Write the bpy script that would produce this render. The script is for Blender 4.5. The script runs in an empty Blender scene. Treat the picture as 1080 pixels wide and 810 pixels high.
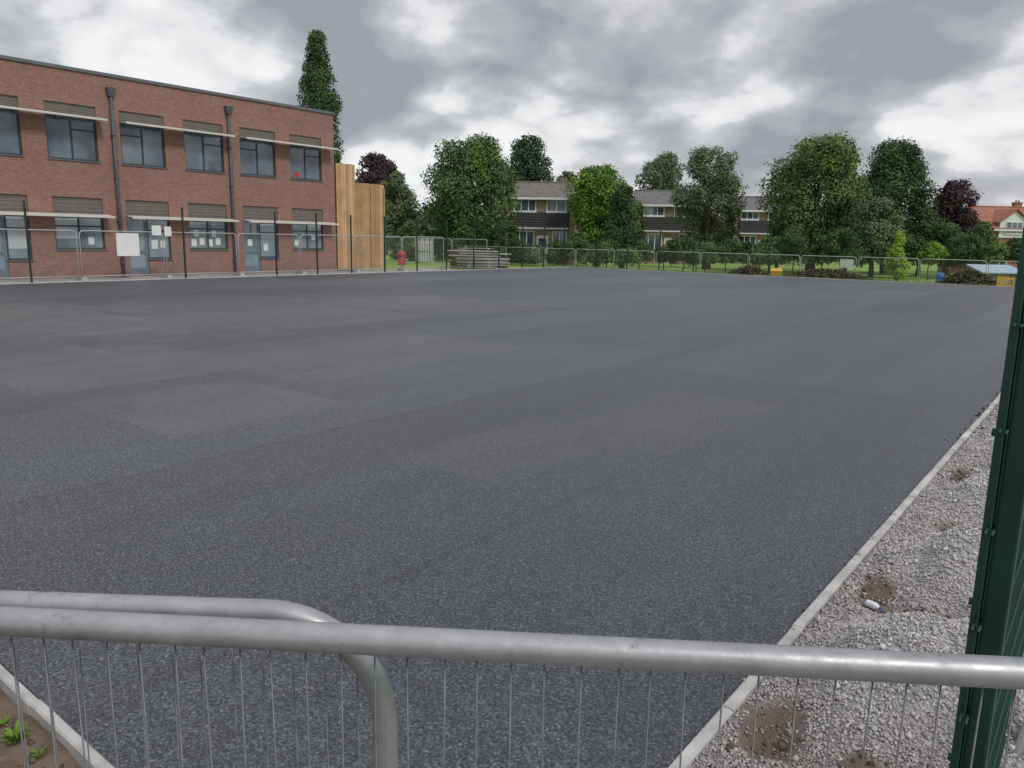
import bpy, math, random
import numpy as np
from mathutils import Vector, Matrix, noise as mnoise
random.seed(7); rng = np.random.default_rng(11)
S = bpy.context.scene; COL = S.collection
rad = math.radians; PI = math.pi
S.view_settings.view_transform = 'Standard'
try: S.view_settings.look = 'None'
except Exception: pass
S.view_settings.exposure = 0

# ------------------------------------------------------------------ camera
H = 2.0; F = 810.0; A = rad(38.1); P = math.atan(154/810.0); R = rad(1.1)
fwd = Vector((-math.sin(A)*math.cos(P), math.cos(A)*math.cos(P), -math.sin(P)))
r0 = Vector((math.cos(A), math.sin(A), 0)); u0 = r0.cross(fwd)
rt = r0*math.cos(R) + u0*math.sin(R); up = u0*math.cos(R) - r0*math.sin(R)
CAM = Vector((0, 0, H))
cd = bpy.data.cameras.new('camera'); cam = bpy.data.objects.new('camera', cd); COL.objects.link(cam)
cd.sensor_width = 36; cd.lens = 27.0; cd.clip_end = 4000; cd.clip_start = 0.05
M = Matrix((( rt.x, up.x, -fwd.x, 0), (rt.y, up.y, -fwd.y, 0), (rt.z, up.z, -fwd.z, H), (0, 0, 0, 1)))
cam.matrix_world = M
S.camera = cam
def ray(px, py): return fwd + rt*((px-540)/F) - up*((py-405)/F)
def G(px, py, z=0.0):
    d = ray(px, py); return CAM + d*((z-H)/d.z)
def onX(px, py, X):
    d = ray(px, py); return CAM + d*(X/d.x)
def onY(px, py, Y):
    d = ray(px, py); return CAM + d*(Y/d.y)
def AT(px, py, t): return CAM + ray(px, py)*t

# ------------------------------------------------------------------ materials
MATS = {}
def newmat(name):
    m = bpy.data.materials.new(name); m.use_nodes = True
    nt = m.node_tree; b = nt.nodes['Principled BSDF']
    MATS[name] = m
    return m, nt, b
def N(nt, typ, **kw):
    n = nt.nodes.new(typ)
    for k, v in kw.items():
        if k in n.inputs: n.inputs[k].default_value = v
        else: setattr(n, k, v)
    return n
def L(nt, a, b): nt.links.new(a, b)
def ramp(nt, fac, stops):
    r = nt.nodes.new('ShaderNodeValToRGB'); e = r.color_ramp.elements
    while len(e) < len(stops): e.new(0.5)
    for el, (p, c) in zip(e, stops):
        el.position = p; el.color = (c[0], c[1], c[2], 1)
    L(nt, fac, r.inputs[0]); return r.outputs[0]
def pos(nt): return nt.nodes.new('ShaderNodeNewGeometry').outputs['Position']
def noise(nt, vec, scale, detail=4, rough=0.55):
    n = N(nt, 'ShaderNodeTexNoise', Scale=scale, Detail=detail, Roughness=rough)
    L(nt, vec, n.inputs['Vector']); return n.outputs['Fac']
def mixc(nt, fac, a, b, mode='MIX'):
    m = nt.nodes.new('ShaderNodeMix'); m.data_type = 'RGBA'; m.blend_type = mode
    for s, val in ((0, fac), (6, a), (7, b)):
        if isinstance(val, (int, float)): m.inputs[s].default_value = val
        elif isinstance(val, (tuple, list)): m.inputs[s].default_value = (*val[:3], 1)
        else: L(nt, val, m.inputs[s])
    return m.outputs[2]
def bump(nt, b, h, strength, dist):
    n = N(nt, 'ShaderNodeBump', Strength=strength, Distance=dist)
    L(nt, h, n.inputs['Height']); L(nt, n.outputs[0], b.inputs['Normal'])
def math_(nt, op, a, b=None):
    n = nt.nodes.new('ShaderNodeMath'); n.operation = op
    for i, val in enumerate((a, b)):
        if val is None: continue
        if isinstance(val, (int, float)): n.inputs[i].default_value = val
        else: L(nt, val, n.inputs[i])
    return n.outputs[0]
def mat(name, col, rough=0.7, var=0.25, scale=3.0, metal=0.0, spec=0.4, bstr=0.0, bscale=40, island=0.0):
    m, nt, b = newmat(name)
    p = pos(nt)
    n = noise(nt, p, scale, 4)
    lo = [c*(1-var) for c in col]; hi = [min(1, c*(1+var)) for c in col]
    c = ramp(nt, n, [(0.3, lo), (0.7, hi)])
    if island:
        g = nt.nodes.new('ShaderNodeNewGeometry')
        f = ramp(nt, g.outputs['Random Per Island'], [(0, [1-island]*3), (1, [1+island]*3)])
        c = mixc(nt, 1.0, c, f, 'MULTIPLY')
    L(nt, c, b.inputs['Base Color'])
    b.inputs['Roughness'].default_value = rough; b.inputs['Metallic'].default_value = metal
    b.inputs['Specular IOR Level'].default_value = spec
    if bstr: bump(nt, b, noise(nt, p, bscale, 4), bstr, 0.02)
    return m

def foliage(name, col, warm=(1.2, 1.12, 0.75)):
    m, nt, b = newmat(name)
    p = pos(nt); g = nt.nodes.new('ShaderNodeNewGeometry')
    a = ramp(nt, noise(nt, p, 0.55, 2), [(0.32, [c*0.75 for c in col]), (0.5, col), (0.7, [c*w*1.15 for c, w in zip(col, warm)])])
    f = ramp(nt, g.outputs['Random Per Island'], [(0, (0.85, 0.85, 0.85)), (0.8, (1.06, 1.06, 1.03)), (1, (1.18, 1.17, 1.1))])
    c = mixc(nt, 1.0, a, f, 'MULTIPLY')
    L(nt, c, b.inputs['Base Color'])
    b.inputs['Roughness'].default_value = 0.75; b.inputs['Specular IOR Level'].default_value = 0.1
    return m

# asphalt
def asphalt():
    m, nt, b = newmat('asphalt'); p0 = pos(nt)
    # slightly ragged coordinates so that patch edges are not ruled lines
    wn = N(nt, 'ShaderNodeTexNoise', Scale=5.0, Detail=4.0); L(nt, p0, wn.inputs['Vector'])
    rag = nt.nodes.new('ShaderNodeVectorMath'); rag.operation = 'MULTIPLY_ADD'; L(nt, wn.outputs['Color'], rag.inputs[0]); rag.inputs[1].default_value = (.14, .14, 0); L(nt, p0, rag.inputs[2])
    p = p0
    sep = nt.nodes.new('ShaderNodeSeparateXYZ'); L(nt, rag.outputs[0], sep.inputs[0])
    fine = N(nt, 'ShaderNodeTexVoronoi', Scale=100.0); L(nt, p, fine.inputs['Vector'])
    sepc = nt.nodes.new('ShaderNodeSeparateColor'); L(nt, fine.outputs['Color'], sepc.inputs[0])
    fine2 = noise(nt, p, 60, 3, 0.75)
    stone = ramp(nt, sepc.outputs[0], [(0.0, (0.017, 0.020, 0.026)), (0.5, (0.055, 0.061, 0.073)), (0.9, (0.100, 0.108, 0.124)), (1.0, (0.165, 0.173, 0.188))])
    c = mixc(nt, 1.0, stone, ramp(nt, fine2, [(0.36, (0.22,)*3), (0.5, (1.0,)*3), (0.68, (1.6,)*3)]), 'MULTIPLY')
    big = noise(nt, p, 0.22, 5, 0.6)
    c = mixc(nt, 1.0, c, ramp(nt, big, [(0.3, (0.86, 0.865, 0.88)), (0.5, (1, 1, 1)), (0.72, (1.15, 1.15, 1.13))]), 'MULTIPLY')
    # laying strips with thin seams, and a second fainter overlapping grid
    for (sx_, sy_, kx, lo, hi) in ((3.1, 13.0, 0.0, 0.78, 1.24), (4.3, 6.1, 0.37, 0.88, 1.14)):
        lx = math_(nt, 'ADD', math_(nt, 'DIVIDE', sep.outputs[0], sx_), kx)
        off = nt.nodes.new('ShaderNodeTexWhiteNoise'); off.noise_dimensions = '1D'; L(nt, math_(nt, 'FLOOR', lx), off.inputs['W'])
        ly = math_(nt, 'ADD', math_(nt, 'DIVIDE', sep.outputs[1], sy_), off.outputs['Value'])
        cb = nt.nodes.new('ShaderNodeCombineXYZ'); L(nt, math_(nt, 'FLOOR', lx), cb.inputs[0]); L(nt, math_(nt, 'FLOOR', ly), cb.inputs[1])
        ln = nt.nodes.new('ShaderNodeTexWhiteNoise'); ln.noise_dimensions = '2D'; L(nt, cb.outputs[0], ln.inputs['Vector'])
        c = mixc(nt, 1.0, c, ramp(nt, ln.outputs['Value'], [(0, (lo, lo, lo*1.01)), (1, (hi, hi, hi*.995))]), 'MULTIPLY')
        if kx == 0.0:
            fr = math_(nt, 'ABSOLUTE', math_(nt, 'SUBTRACT', math_(nt, 'FRACT', lx), 0.5))
            c = mixc(nt, 1.0, c, ramp(nt, fr, [(0.486, (1,)*3), (0.497, (0.80,)*3)]), 'MULTIPLY')
    mp = nt.nodes.new('ShaderNodeMapping'); mp.inputs['Scale'].default_value = (1.1, 0.08, 1); L(nt, p, mp.inputs[0])
    st = noise(nt, mp.outputs[0], 1.2, 4, 0.6)
    c = mixc(nt, 1.0, c, ramp(nt, st, [(0.3, (0.88,)*3), (0.7, (1.14, 1.14, 1.13))]), 'MULTIPLY')
    wv = noise(nt, p, 1.1, 6, 0.7)
    # paler dusty rectangles left of centre
    tot = None
    for (px, py, wx, wy, k) in ((230, 425, 2.4, 2.2, .42), (120, 385, 3.4, 3.2, .48), (400, 372, 3.0, 5.0, .36), (300, 335, 4.5, 6.0, .42), (40, 340, 4.0, 4.0, .6), (560, 470, 1.3, 2.2, .2), (720, 440, 1.4, 3.0, .22), (470, 320, 6.0, 5.0, .34)):
        q = G(px, py)
        ax_ = math_(nt, 'LESS_THAN', math_(nt, 'ABSOLUTE', math_(nt, 'SUBTRACT', sep.outputs[0], q.x)), wx/2)
        ay_ = math_(nt, 'LESS_THAN', math_(nt, 'ABSOLUTE', math_(nt, 'SUBTRACT', sep.outputs[1], q.y)), wy/2)
        g = math_(nt, 'MULTIPLY', math_(nt, 'MULTIPLY', ax_, ay_), k)
        tot = g if tot is None else math_(nt, 'MAXIMUM', tot, g)
    tot = math_(nt, 'MULTIPLY', tot, math_(nt, 'MINIMUM', math_(nt, 'MAXIMUM', math_(nt, 'ADD', math_(nt, 'MULTIPLY', math_(nt, 'SUBTRACT', wv, 0.5), 3.0), 0.6), 0.1), 1.0))
    for (px, py, rr, k) in ((20, 328, 4.5, .8), (150, 348, 4.0, .6), (645, 462, 1.0, .3)):
        q = G(px, py)
        d = nt.nodes.new('ShaderNodeVectorMath'); d.operation = 'DISTANCE'; L(nt, p, d.inputs[0]); d.inputs[1].default_value = q
        g = math_(nt, 'SUBTRACT', 1.0, math_(nt, 'DIVIDE', d.outputs['Value'], rr))
        g = math_(nt, 'ADD', g, math_(nt, 'MULTIPLY', math_(nt, 'SUBTRACT', wv, 0.60), 3.0))
        g = math_(nt, 'MULTIPLY', math_(nt, 'MINIMUM', math_(nt, 'MAXIMUM', g, 0.0), 1.0), k)
        tot = math_(nt, 'MAXIMUM', tot, g)
    c = mixc(nt, tot, c, mixc(nt, 0.5, c, (0.24, 0.228, 0.212)))
    L(nt, c, b.inputs['Base Color'])
    b.inputs['Specular IOR Level'].default_value = 0.75
    try:
        b.inputs['Sheen Weight'].default_value = 0.05; b.inputs['Sheen Roughness'].default_value = 0.4; b.inputs['Sheen Tint'].default_value = (0.9, 0.95, 1, 1)
    except Exception: pass
    L(nt, ramp(nt, big, [(0.3, (0.46,)*3), (0.7, (0.56,)*3)]), b.inputs['Roughness'])
    bump(nt, b, fine2, 1.0, 0.011)
    return m
asphalt()
def brick(name, c1, c2, mort):
    m, nt, b = newmat(name); p = pos(nt)
    sep = nt.nodes.new('ShaderNodeSeparateXYZ'); L(nt, p, sep.inputs[0])
    cb = nt.nodes.new('ShaderNodeCombineXYZ')
    L(nt, math_(nt, 'ADD', sep.outputs[0], sep.outputs[1]), cb.inputs[0]); L(nt, sep.outputs[2], cb.inputs[1])
    t = N(nt, 'ShaderNodeTexBrick', Scale=1.0); L(nt, cb.outputs[0], t.inputs['Vector'])
    t.inputs['Brick Width'].default_value = 0.225; t.inputs['Row Height'].default_value = 0.075
    t.inputs['Mortar Size'].default_value = 0.009; t.inputs['Bias'].default_value = 0.0
    t.inputs['Color1'].default_value = (*c1, 1); t.inputs['Color2'].default_value = (*c2, 1); t.inputs['Mortar'].default_value = (*mort, 1)
    c = mixc(nt, 1.0, t.outputs['Color'], ramp(nt, noise(nt, p, 0.7, 5, 0.65), [(0.3, (0.90,)*3), (0.7, (1.07,)*3)]), 'MULTIPLY')
    c = mixc(nt, 1.0, c, ramp(nt, noise(nt, p, 7, 2), [(0.3, (0.88,)*3), (0.7, (1.09,)*3)]), 'MULTIPLY')
    L(nt, c, b.inputs['Base Color']); b.inputs['Roughness'].default_value = 0.85; b.inputs['Specular IOR Level'].default_value = 0.2
    return m
brick('brick', (0.345, 0.172, 0.134), (0.27, 0.130, 0.103), (0.29, 0.23, 0.195))
mat('coping', (0.14, 0.15, 0.16), 0.5, 0.1)
mat('frame_grey', (0.05, 0.055, 0.064), 0.45, 0.1)
mat('vent_grey', (0.16, 0.14, 0.125), 0.7, 0.10)
mat('shade_white', (0.64, 0.61, 0.56), 0.5, 0.06)
mat('pipe', (0.10, 0.105, 0.12), 0.5, 0.1)
def glass(name, col, col2):
    m, nt, b = newmat(name)
    L(nt, ramp(nt, noise(nt, pos(nt), 0.7, 4), [(0.35, col), (0.65, col2)]), b.inputs['Base Color'])
    b.inputs['Roughness'].default_value = 0.04; b.inputs['Specular IOR Level'].default_value = 1.0
    bump(nt, b, noise(nt, pos(nt), 0.9, 2), 0.06, 0.05)
glass('glass', (0.028, 0.042, 0.058), (0.13, 0.175, 0.215))
glass('glass_pale', (0.11, 0.16, 0.20), (0.30, 0.36, 0.41))
mat('blind', (0.50, 0.54, 0.56), 0.6, 0.08)
mat('paper', (0.78, 0.78, 0.76), 0.7, 0.03)
mat('door_grey', (0.17, 0.21, 0.25), 0.5, 0.08)
mat('timber', (0.50, 0.315, 0.165), 0.75, 0.18, 1.2, island=0.26)
mat('timber_post', (0.40, 0.25, 0.13), 0.75, 0.2)
mat('timber_dark', (0.16, 0.11, 0.07), 0.85, 0.2)
mat('pallet_wood', (0.24, 0.21, 0.18), 0.85, 0.25)
mat('concrete', (0.40, 0.39, 0.37), 0.85, 0.18, 4, bstr=0.3, bscale=90)
mat('kerb_concrete', (0.50, 0.49, 0.465), 0.9, 0.28, 5, bstr=0.5, bscale=110)
mat('paving', (0.34, 0.33, 0.32), 0.85, 0.2, 0.8)
mat('sheet_grey', (0.13, 0.13, 0.13), 0.85, 0.2, 0.8)
def galv(name, k=1.0, metal=0.55, r0_=0.40, r1_=0.60):
    m, nt, b = newmat(name); p = pos(nt)
    v = N(nt, 'ShaderNodeTexVoronoi', Scale=90.0); L(nt, p, v.inputs['Vector'])
    c = ramp(nt, noise(nt, p, 9, 6, 0.7), [(0.3, (0.365*k, 0.37*k, 0.38*k)), (0.55, (0.47*k, 0.475*k, 0.485*k)), (0.75, (0.57*k, 0.575*k, 0.58*k))])
    c = mixc(nt, 0.18, c, ramp(nt, v.outputs['Color'], [(0, (0.32*k,)*3), (1, (0.60*k,)*3)]))
    rust = noise(nt, p, 23, 5, 0.7)
    c = mixc(nt, ramp(nt, rust, [(0.60, (0, 0, 0)), (0.71, (0.6,)*3)]), c, (0.18, 0.155, 0.13))
    L(nt, c, b.inputs['Base Color']); b.inputs['Metallic'].default_value = metal
    L(nt, ramp(nt, noise(nt, p, 30, 4), [(0.3, (r0_,)*3), (0.7, (r1_,)*3)]), b.inputs['Roughness'])
    bump(nt, b, noise(nt, p, 55, 5, 0.6), 0.12, 0.004)
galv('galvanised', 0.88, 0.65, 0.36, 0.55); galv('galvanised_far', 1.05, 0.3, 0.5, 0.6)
mat('wire', (0.17, 0.173, 0.18), 0.5, 0.25, 20, metal=0.4)
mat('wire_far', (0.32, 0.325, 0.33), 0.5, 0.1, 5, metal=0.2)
mat('post_green', (0.007, 0.042, 0.030), 0.42, 0.25, 6, spec=0.4)
mat('mesh_green', (0.009, 0.055, 0.040), 0.5, 0.15, 6)
mat('post_dark', (0.022, 0.040, 0.034), 0.5, 0.15)
mat('white_board', (0.78, 0.78, 0.77), 0.6, 0.04)
mat('soil', (0.16, 0.12, 0.09), 0.95, 0.4, 6, spec=0.15, bstr=0.8, bscale=30)
mat('clod', (0.16, 0.122, 0.092), 0.95, 0.3, 12, spec=0.15, island=0.3, bstr=0.6, bscale=60)
mat('crumb', (0.035, 0.036, 0.04), 0.8, 0.3, 20, island=0.3)
def height_shading(nt, p):
    # shading of the mounds painted by height: brownish dark hollows, pale heap tops
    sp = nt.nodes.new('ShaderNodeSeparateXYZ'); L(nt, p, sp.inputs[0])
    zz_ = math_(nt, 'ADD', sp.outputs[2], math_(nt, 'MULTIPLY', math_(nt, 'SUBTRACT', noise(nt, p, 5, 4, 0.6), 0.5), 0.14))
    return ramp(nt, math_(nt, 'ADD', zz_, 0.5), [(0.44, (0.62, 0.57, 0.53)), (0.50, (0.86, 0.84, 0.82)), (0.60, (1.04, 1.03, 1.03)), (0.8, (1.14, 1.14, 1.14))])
def stones():
    m, nt, b = newmat('stone'); g = nt.nodes.new('ShaderNodeNewGeometry'); p = pos(nt)
    c = ramp(nt, g.outputs['Random Per Island'], [(0, (0.36, 0.34, 0.34)), (0.3, (0.48, 0.455, 0.45)), (0.7, (0.56, 0.535, 0.53)), (0.95, (0.63, 0.61, 0.60)), (1, (0.74, 0.73, 0.72))])
    c = mixc(nt, 1.0, c, height_shading(nt, p), 'MULTIPLY')
    L(nt, c, b.inputs['Base Color']); b.inputs['Roughness'].default_value = 0.9; b.inputs['Specular IOR Level'].default_value = 0.2
stones()
def gravel_bed():
    m, nt, b = newmat('gravel_bed'); p = pos(nt)
    v = N(nt, 'ShaderNodeTexVoronoi', Scale=95.0); L(nt, p, v.inputs['Vector'])
    sc = nt.nodes.new('ShaderNodeSeparateColor'); L(nt, v.outputs['Color'], sc.inputs[0])
    c = ramp(nt, sc.outputs[0], [(0, (0.26, 0.245, 0.24)), (0.6, (0.42, 0.40, 0.395)), (1, (0.54, 0.52, 0.51))])
    c = mixc(nt, 1.0, c, height_shading(nt, p), 'MULTIPLY')
    va = nt.nodes.new('ShaderNodeVertexColor'); va.layer_name = 'pit'
    c = mixc(nt, va.outputs[0], c, (0.16, 0.122, 0.092))
    L(nt, c, b.inputs['Base Color']); b.inputs['Roughness'].default_value = 0.9
    bump(nt, b, v.outputs['Distance'], 0.8, 0.015)
gravel_bed()
def grass():
    m, nt, b = newmat('grass'); p = pos(nt)
    c = ramp(nt, noise(nt, p, 0.12, 7, 0.7), [(0.3, (0.15, 0.245, 0.055)), (0.55, (0.23, 0.34, 0.085)), (0.75, (0.32, 0.39, 0.13))])
    c = mixc(nt, 1.0, c, ramp(nt, noise(nt, p, 9, 3, 0.7), [(0.3, (0.7,)*3), (0.7, (1.25,)*3)]), 'MULTIPLY')
    L(nt, c, b.inputs['Base Color']); b.inputs['Roughness'].default_value = 0.9; b.inputs['Specular IOR Level'].default_value = 0.1
grass()
foliage('blade', (0.18, 0.25, 0.07))
foliage('weed', (0.12, 0.21, 0.04))
foliage('leaf_mid', (0.105, 0.170, 0.066))
foliage('leaf_bright', (0.150, 0.265, 0.058))
foliage('leaf_yellow', (0.150, 0.200, 0.074))
foliage('leaf_dark', (0.070, 0.120, 0.054))
foliage('leaf_hedge', (0.075, 0.122, 0.050))
foliage('leaf_pine', (0.052, 0.092, 0.058))
foliage('leaf_oak', (0.138, 0.180, 0.102))
foliage('leaf_purple', (0.080, 0.053, 0.060), (1.3, 1.0, 1.0))
foliage('leaf_lime', (0.28, 0.40, 0.07))
foliage('leaf_far', (0.12, 0.16, 0.105))
mat('bark', (0.13, 0.105, 0.085), 0.9, 0.3, 3, bstr=0.4, bscale=15)
mat('stick', (0.13, 0.095, 0.07), 0.9, 0.3, 3, island=0.35)
mat('dry_leaf', (0.125, 0.085, 0.055), 0.9, 0.3, 2, island=0.4)
mat('house_brick', (0.32, 0.22, 0.165), 0.9, 0.2, 1.5)
mat('house_brick_red', (0.33, 0.15, 0.11), 0.9, 0.2, 1.5)
mat('house_clad', (0.06, 0.056, 0.06), 0.8, 0.2, 2)
def tiles(name, c):
    m, nt, b = newmat(name); p = pos(nt)
    sep = nt.nodes.new('ShaderNodeSeparateXYZ'); L(nt, p, sep.inputs[0])
    w = math_(nt, 'FRACT', math_(nt, 'MULTIPLY', sep.outputs[2], 5.0))
    k = ramp(nt, w, [(0, (0.75,)*3), (0.3, (1.05,)*3), (1, (1,)*3)])
    cc = ramp(nt, noise(nt, p, 1.5, 6, 0.75), [(0.3, [x*0.65 for x in c]), (0.7, [x*1.25 for x in c])])
    L(nt, mixc(nt, 1.0, cc, k, 'MULTIPLY'), b.inputs['Base Color']); b.inputs['Roughness'].default_value = 0.85
tiles('roof_grey', (0.16, 0.15, 0.15)); tiles('roof_brown', (0.175, 0.15, 0.135)); tiles('roof_red', (0.36, 0.15, 0.10))
mat('upvc', (0.76, 0.76, 0.75), 0.5, 0.04)
mat('bin_red', (0.58, 0.04, 0.04), 0.4, 0.1)
mat('bin_dark', (0.03, 0.03, 0.03), 0.5, 0.1)
mat('yellow', (0.62, 0.42, 0.05), 0.5, 0.15)
mat('blue_plastic', (0.05, 0.17, 0.36), 0.45, 0.15)
mat('pale_blue', (0.34, 0.45, 0.51), 0.6, 0.12)
mat('shed_wall', (0.17, 0.13, 0.09), 0.85, 0.2)
mat('bottle_plastic', (0.72, 0.76, 0.80), 0.2, 0.1)

# ------------------------------------------------------------------ mesh helpers
def tag(o, label=None, cat=None, group=None, kind=None):
    if label: o['label'] = label
    if cat: o['category'] = cat
    if group: o['group'] = group
    if kind: o['kind'] = kind
    return o
def link(name, me, m, parent=None):
    o = bpy.data.objects.new(name, me); COL.objects.link(o)
    if m: me.materials.append(MATS[m])
    if parent: o.parent = parent
    return o
class MB:
    def __init__(s): s.v = []; s.f = []
    def quad(s, a, b, c, d):
        n = len(s.v); s.v += [tuple(a), tuple(b), tuple(c), tuple(d)]; s.f.append((n, n+1, n+2, n+3)); return s
    def tri(s, a, b, c):
        n = len(s.v); s.v += [tuple(a), tuple(b), tuple(c)]; s.f.append((n, n+1, n+2)); return s
    def box(s, x0, x1, y0, y1, z0, z1):
        n = len(s.v)
        s.v += [(x0,y0,z0),(x1,y0,z0),(x1,y1,z0),(x0,y1,z0),(x0,y0,z1),(x1,y0,z1),(x1,y1,z1),(x0,y1,z1)]
        s.f += [(n,n+3,n+2,n+1),(n+4,n+5,n+6,n+7),(n,n+1,n+5,n+4),(n+1,n+2,n+6,n+5),(n+2,n+3,n+7,n+6),(n+3,n,n+4,n+7)]
        return s
    def hull8(s, pts):
        n = len(s.v); s.v += [tuple(p) for p in pts]
        s.f += [(n,n+3,n+2,n+1),(n+4,n+5,n+6,n+7),(n,n+1,n+5,n+4),(n+1,n+2,n+6,n+5),(n+2,n+3,n+7,n+6),(n+3,n,n+4,n+7)]
        return s
    def tube(s, pts, r, n=8, cap=True):
        pts = [Vector(p) for p in pts]
        rs = r if isinstance(r, (list, tuple)) else [r]*len(pts)
        d0 = (pts[1]-pts[0]).normalized()
        a = Vector((0,0,1)) if abs(d0.z) < 0.9 else Vector((1,0,0))
        x = d0.cross(a).normalized()
        base = len(s.v)
        for i, p in enumerate(pts):
            if i == 0: d = d0
            elif i == len(pts)-1: d = (pts[i]-pts[i-1]).normalized()
            else: d = ((pts[i]-pts[i-1]).normalized() + (pts[i+1]-pts[i]).normalized()).normalized()
            x = (x - d*x.dot(d)).normalized(); y = d.cross(x)
            for k in range(n):
                q = p + (x*math.cos(2*PI*k/n) + y*math.sin(2*PI*k/n))*rs[i]; s.v.append(tuple(q))
        for i in range(len(pts)-1):
            for k in range(n):
                a0 = base+i*n+k; a1 = base+i*n+(k+1) % n
                s.f.append((a0, a1, a1+n, a0+n))
        if cap:
            s.f.append(tuple(base+k for k in reversed(range(n)))); e = base+(len(pts)-1)*n
            s.f.append(tuple(e+k for k in range(n)))
        return s
    def lathe(s, prof, n=20, c=(0,0,0)):
        base = len(s.v)
        for (r, z) in prof:
            for k in range(n): s.v.append((c[0]+r*math.cos(2*PI*k/n), c[1]+r*math.sin(2*PI*k/n), c[2]+z))
        for i in range(len(prof)-1):
            for k in range(n):
                a0 = base+i*n+k; a1 = base+i*n+(k+1) % n; s.f.append((a0, a1, a1+n, a0+n))
        return s
    def build(s, name, m, parent=None, smooth=False):
        me = bpy.data.meshes.new(name); me.from_pydata(s.v, [], s.f); me.update()
        if smooth:
            me.polygons.foreach_set('use_smooth', [True]*len(me.polygons))
        return link(name, me, m, parent)
def npmesh(name, V, Fq, m, parent=None):
    me = bpy.data.meshes.new(name); nv = len(V); nf = len(Fq); k = Fq.shape[1]
    me.vertices.add(nv); me.vertices.foreach_set('co', np.asarray(V, dtype=np.float32).ravel())
    me.loops.add(nf*k); me.loops.foreach_set('vertex_index', np.asarray(Fq, dtype=np.int32).ravel())
    me.polygons.add(nf); me.polygons.foreach_set('loop_start', np.arange(0, nf*k, k, dtype=np.int32))
    try: me.polygons.foreach_set('loop_total', np.full(nf, k, dtype=np.int32))
    except Exception: pass
    me.update(calc_edges=True); me.validate()
    return link(name, me, m, parent)
def empty(name, loc, rz=0, label=None, cat=None, group=None):
    o = bpy.data.objects.new(name, None); COL.objects.link(o); o.location = loc; o.rotation_euler = (0, 0, rz)
    o.empty_display_size = 0.2
    return tag(o, label, cat, group)
def dup(root, loc, rot=None, label=None):
    r = root.copy(); COL.objects.link(r); r.location = loc
    if rot is not None: r.rotation_euler = rot
    if label: r['label'] = label
    for ch in list(root.children):
        c = ch.copy(); COL.objects.link(c); c.parent = r
        for g in list(ch.children):
            d = g.copy(); COL.objects.link(d); d.parent = c
    return r
ORD = ['first','second','third','fourth','fifth','sixth','seventh','eighth','ninth','tenth','eleventh','twelfth','thirteenth','fourteenth','fifteenth','sixteenth','seventeenth','eighteenth','nineteenth','twentieth','twenty-first','twenty-second','twenty-third','twenty-fourth','twenty-fifth','twenty-sixth','twenty-seventh','twenty-eighth','twenty-ninth','thirtieth','thirty-first','thirty-second','thirty-third','thirty-fourth','thirty-fifth','thirty-sixth','thirty-seventh','thirty-eighth']

# ------------------------------------------------------------------ setting: ground sheets
GZ = -0.75
KX = -1.13; KY = 1.12; LX = -31.8; FY = 47.0
mb = MB(); mb.quad((-1800,-1800,GZ), (1800,-1800,GZ), (1800,1800,GZ), (-1800,1800,GZ))
tag(mb.build('field', 'grass'), 'green grass field stretching away beyond the court', 'grass field', kind='structure')
mb = MB(); x0, x1, y0, y1 = -90, 30, -40, 49.0; z = -0.13; e = 2.6; zb = GZ-0.02; PZ = -0.13
mb.quad((x0,y0,z),(x1,y0,z),(x1,y1,z),(x0,y1,z))
mb.quad((x0,y1,z),(x1,y1,z),(x1+e,y1+e,zb),(x0-e,y1+e,zb)).quad((x1,y0,z),(x1+e,y0-e,zb),(x1+e,y1+e,zb),(x1,y1,z))
mb.quad((x0,y0,z),(x0,y1,z),(x0-e,y1+e,zb),(x0-e,y0-e,zb)).quad((x0,y0,z),(x0-e,y0-e,zb),(x1+e,y0-e,zb),(x1,y0,z))
tag(mb.build('ground', 'grass'), 'raised grassy ground around the court', 'ground', kind='structure')
mb = MB(); mb.quad((LX,KY,0),(KX,KY,0),(KX,FY,0),(LX,FY,0))
tag(mb.build('tarmac', 'asphalt'), 'wide fresh dark grey tarmac surface', 'tarmac', kind='structure')
mb = MB(); mb.quad((-35.0,-5,-0.02),(LX-0.06,-5,-0.02),(LX-0.06,36,-0.02),(-35.0,36,-0.02))
mb.quad((LX-0.06,-5,-0.02),(LX-0.06,-5,-0.14),(LX-0.06,36,-0.14),(LX-0.06,36,-0.02)).quad((-35,36,-0.02),(LX-.06,36,-0.02),(LX-.06,36,-0.14),(-35,36,-0.14))
tag(mb.build('pavement', 'paving'), 'pale paved path between brick building and tarmac', 'path', kind='structure')
mb = MB(); mb.quad((-14,-14,-0.118),(8,-14,-0.118),(8,0.9,-0.118),(-14,0.9,-0.118))  # unseen grey sheet, added to keep green grass out of the rail reflections
tag(mb.build('reflection_sheet', 'sheet_grey'), 'added grey ground sheet out of view, for reflection in the near rails', 'path', kind='structure')
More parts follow.
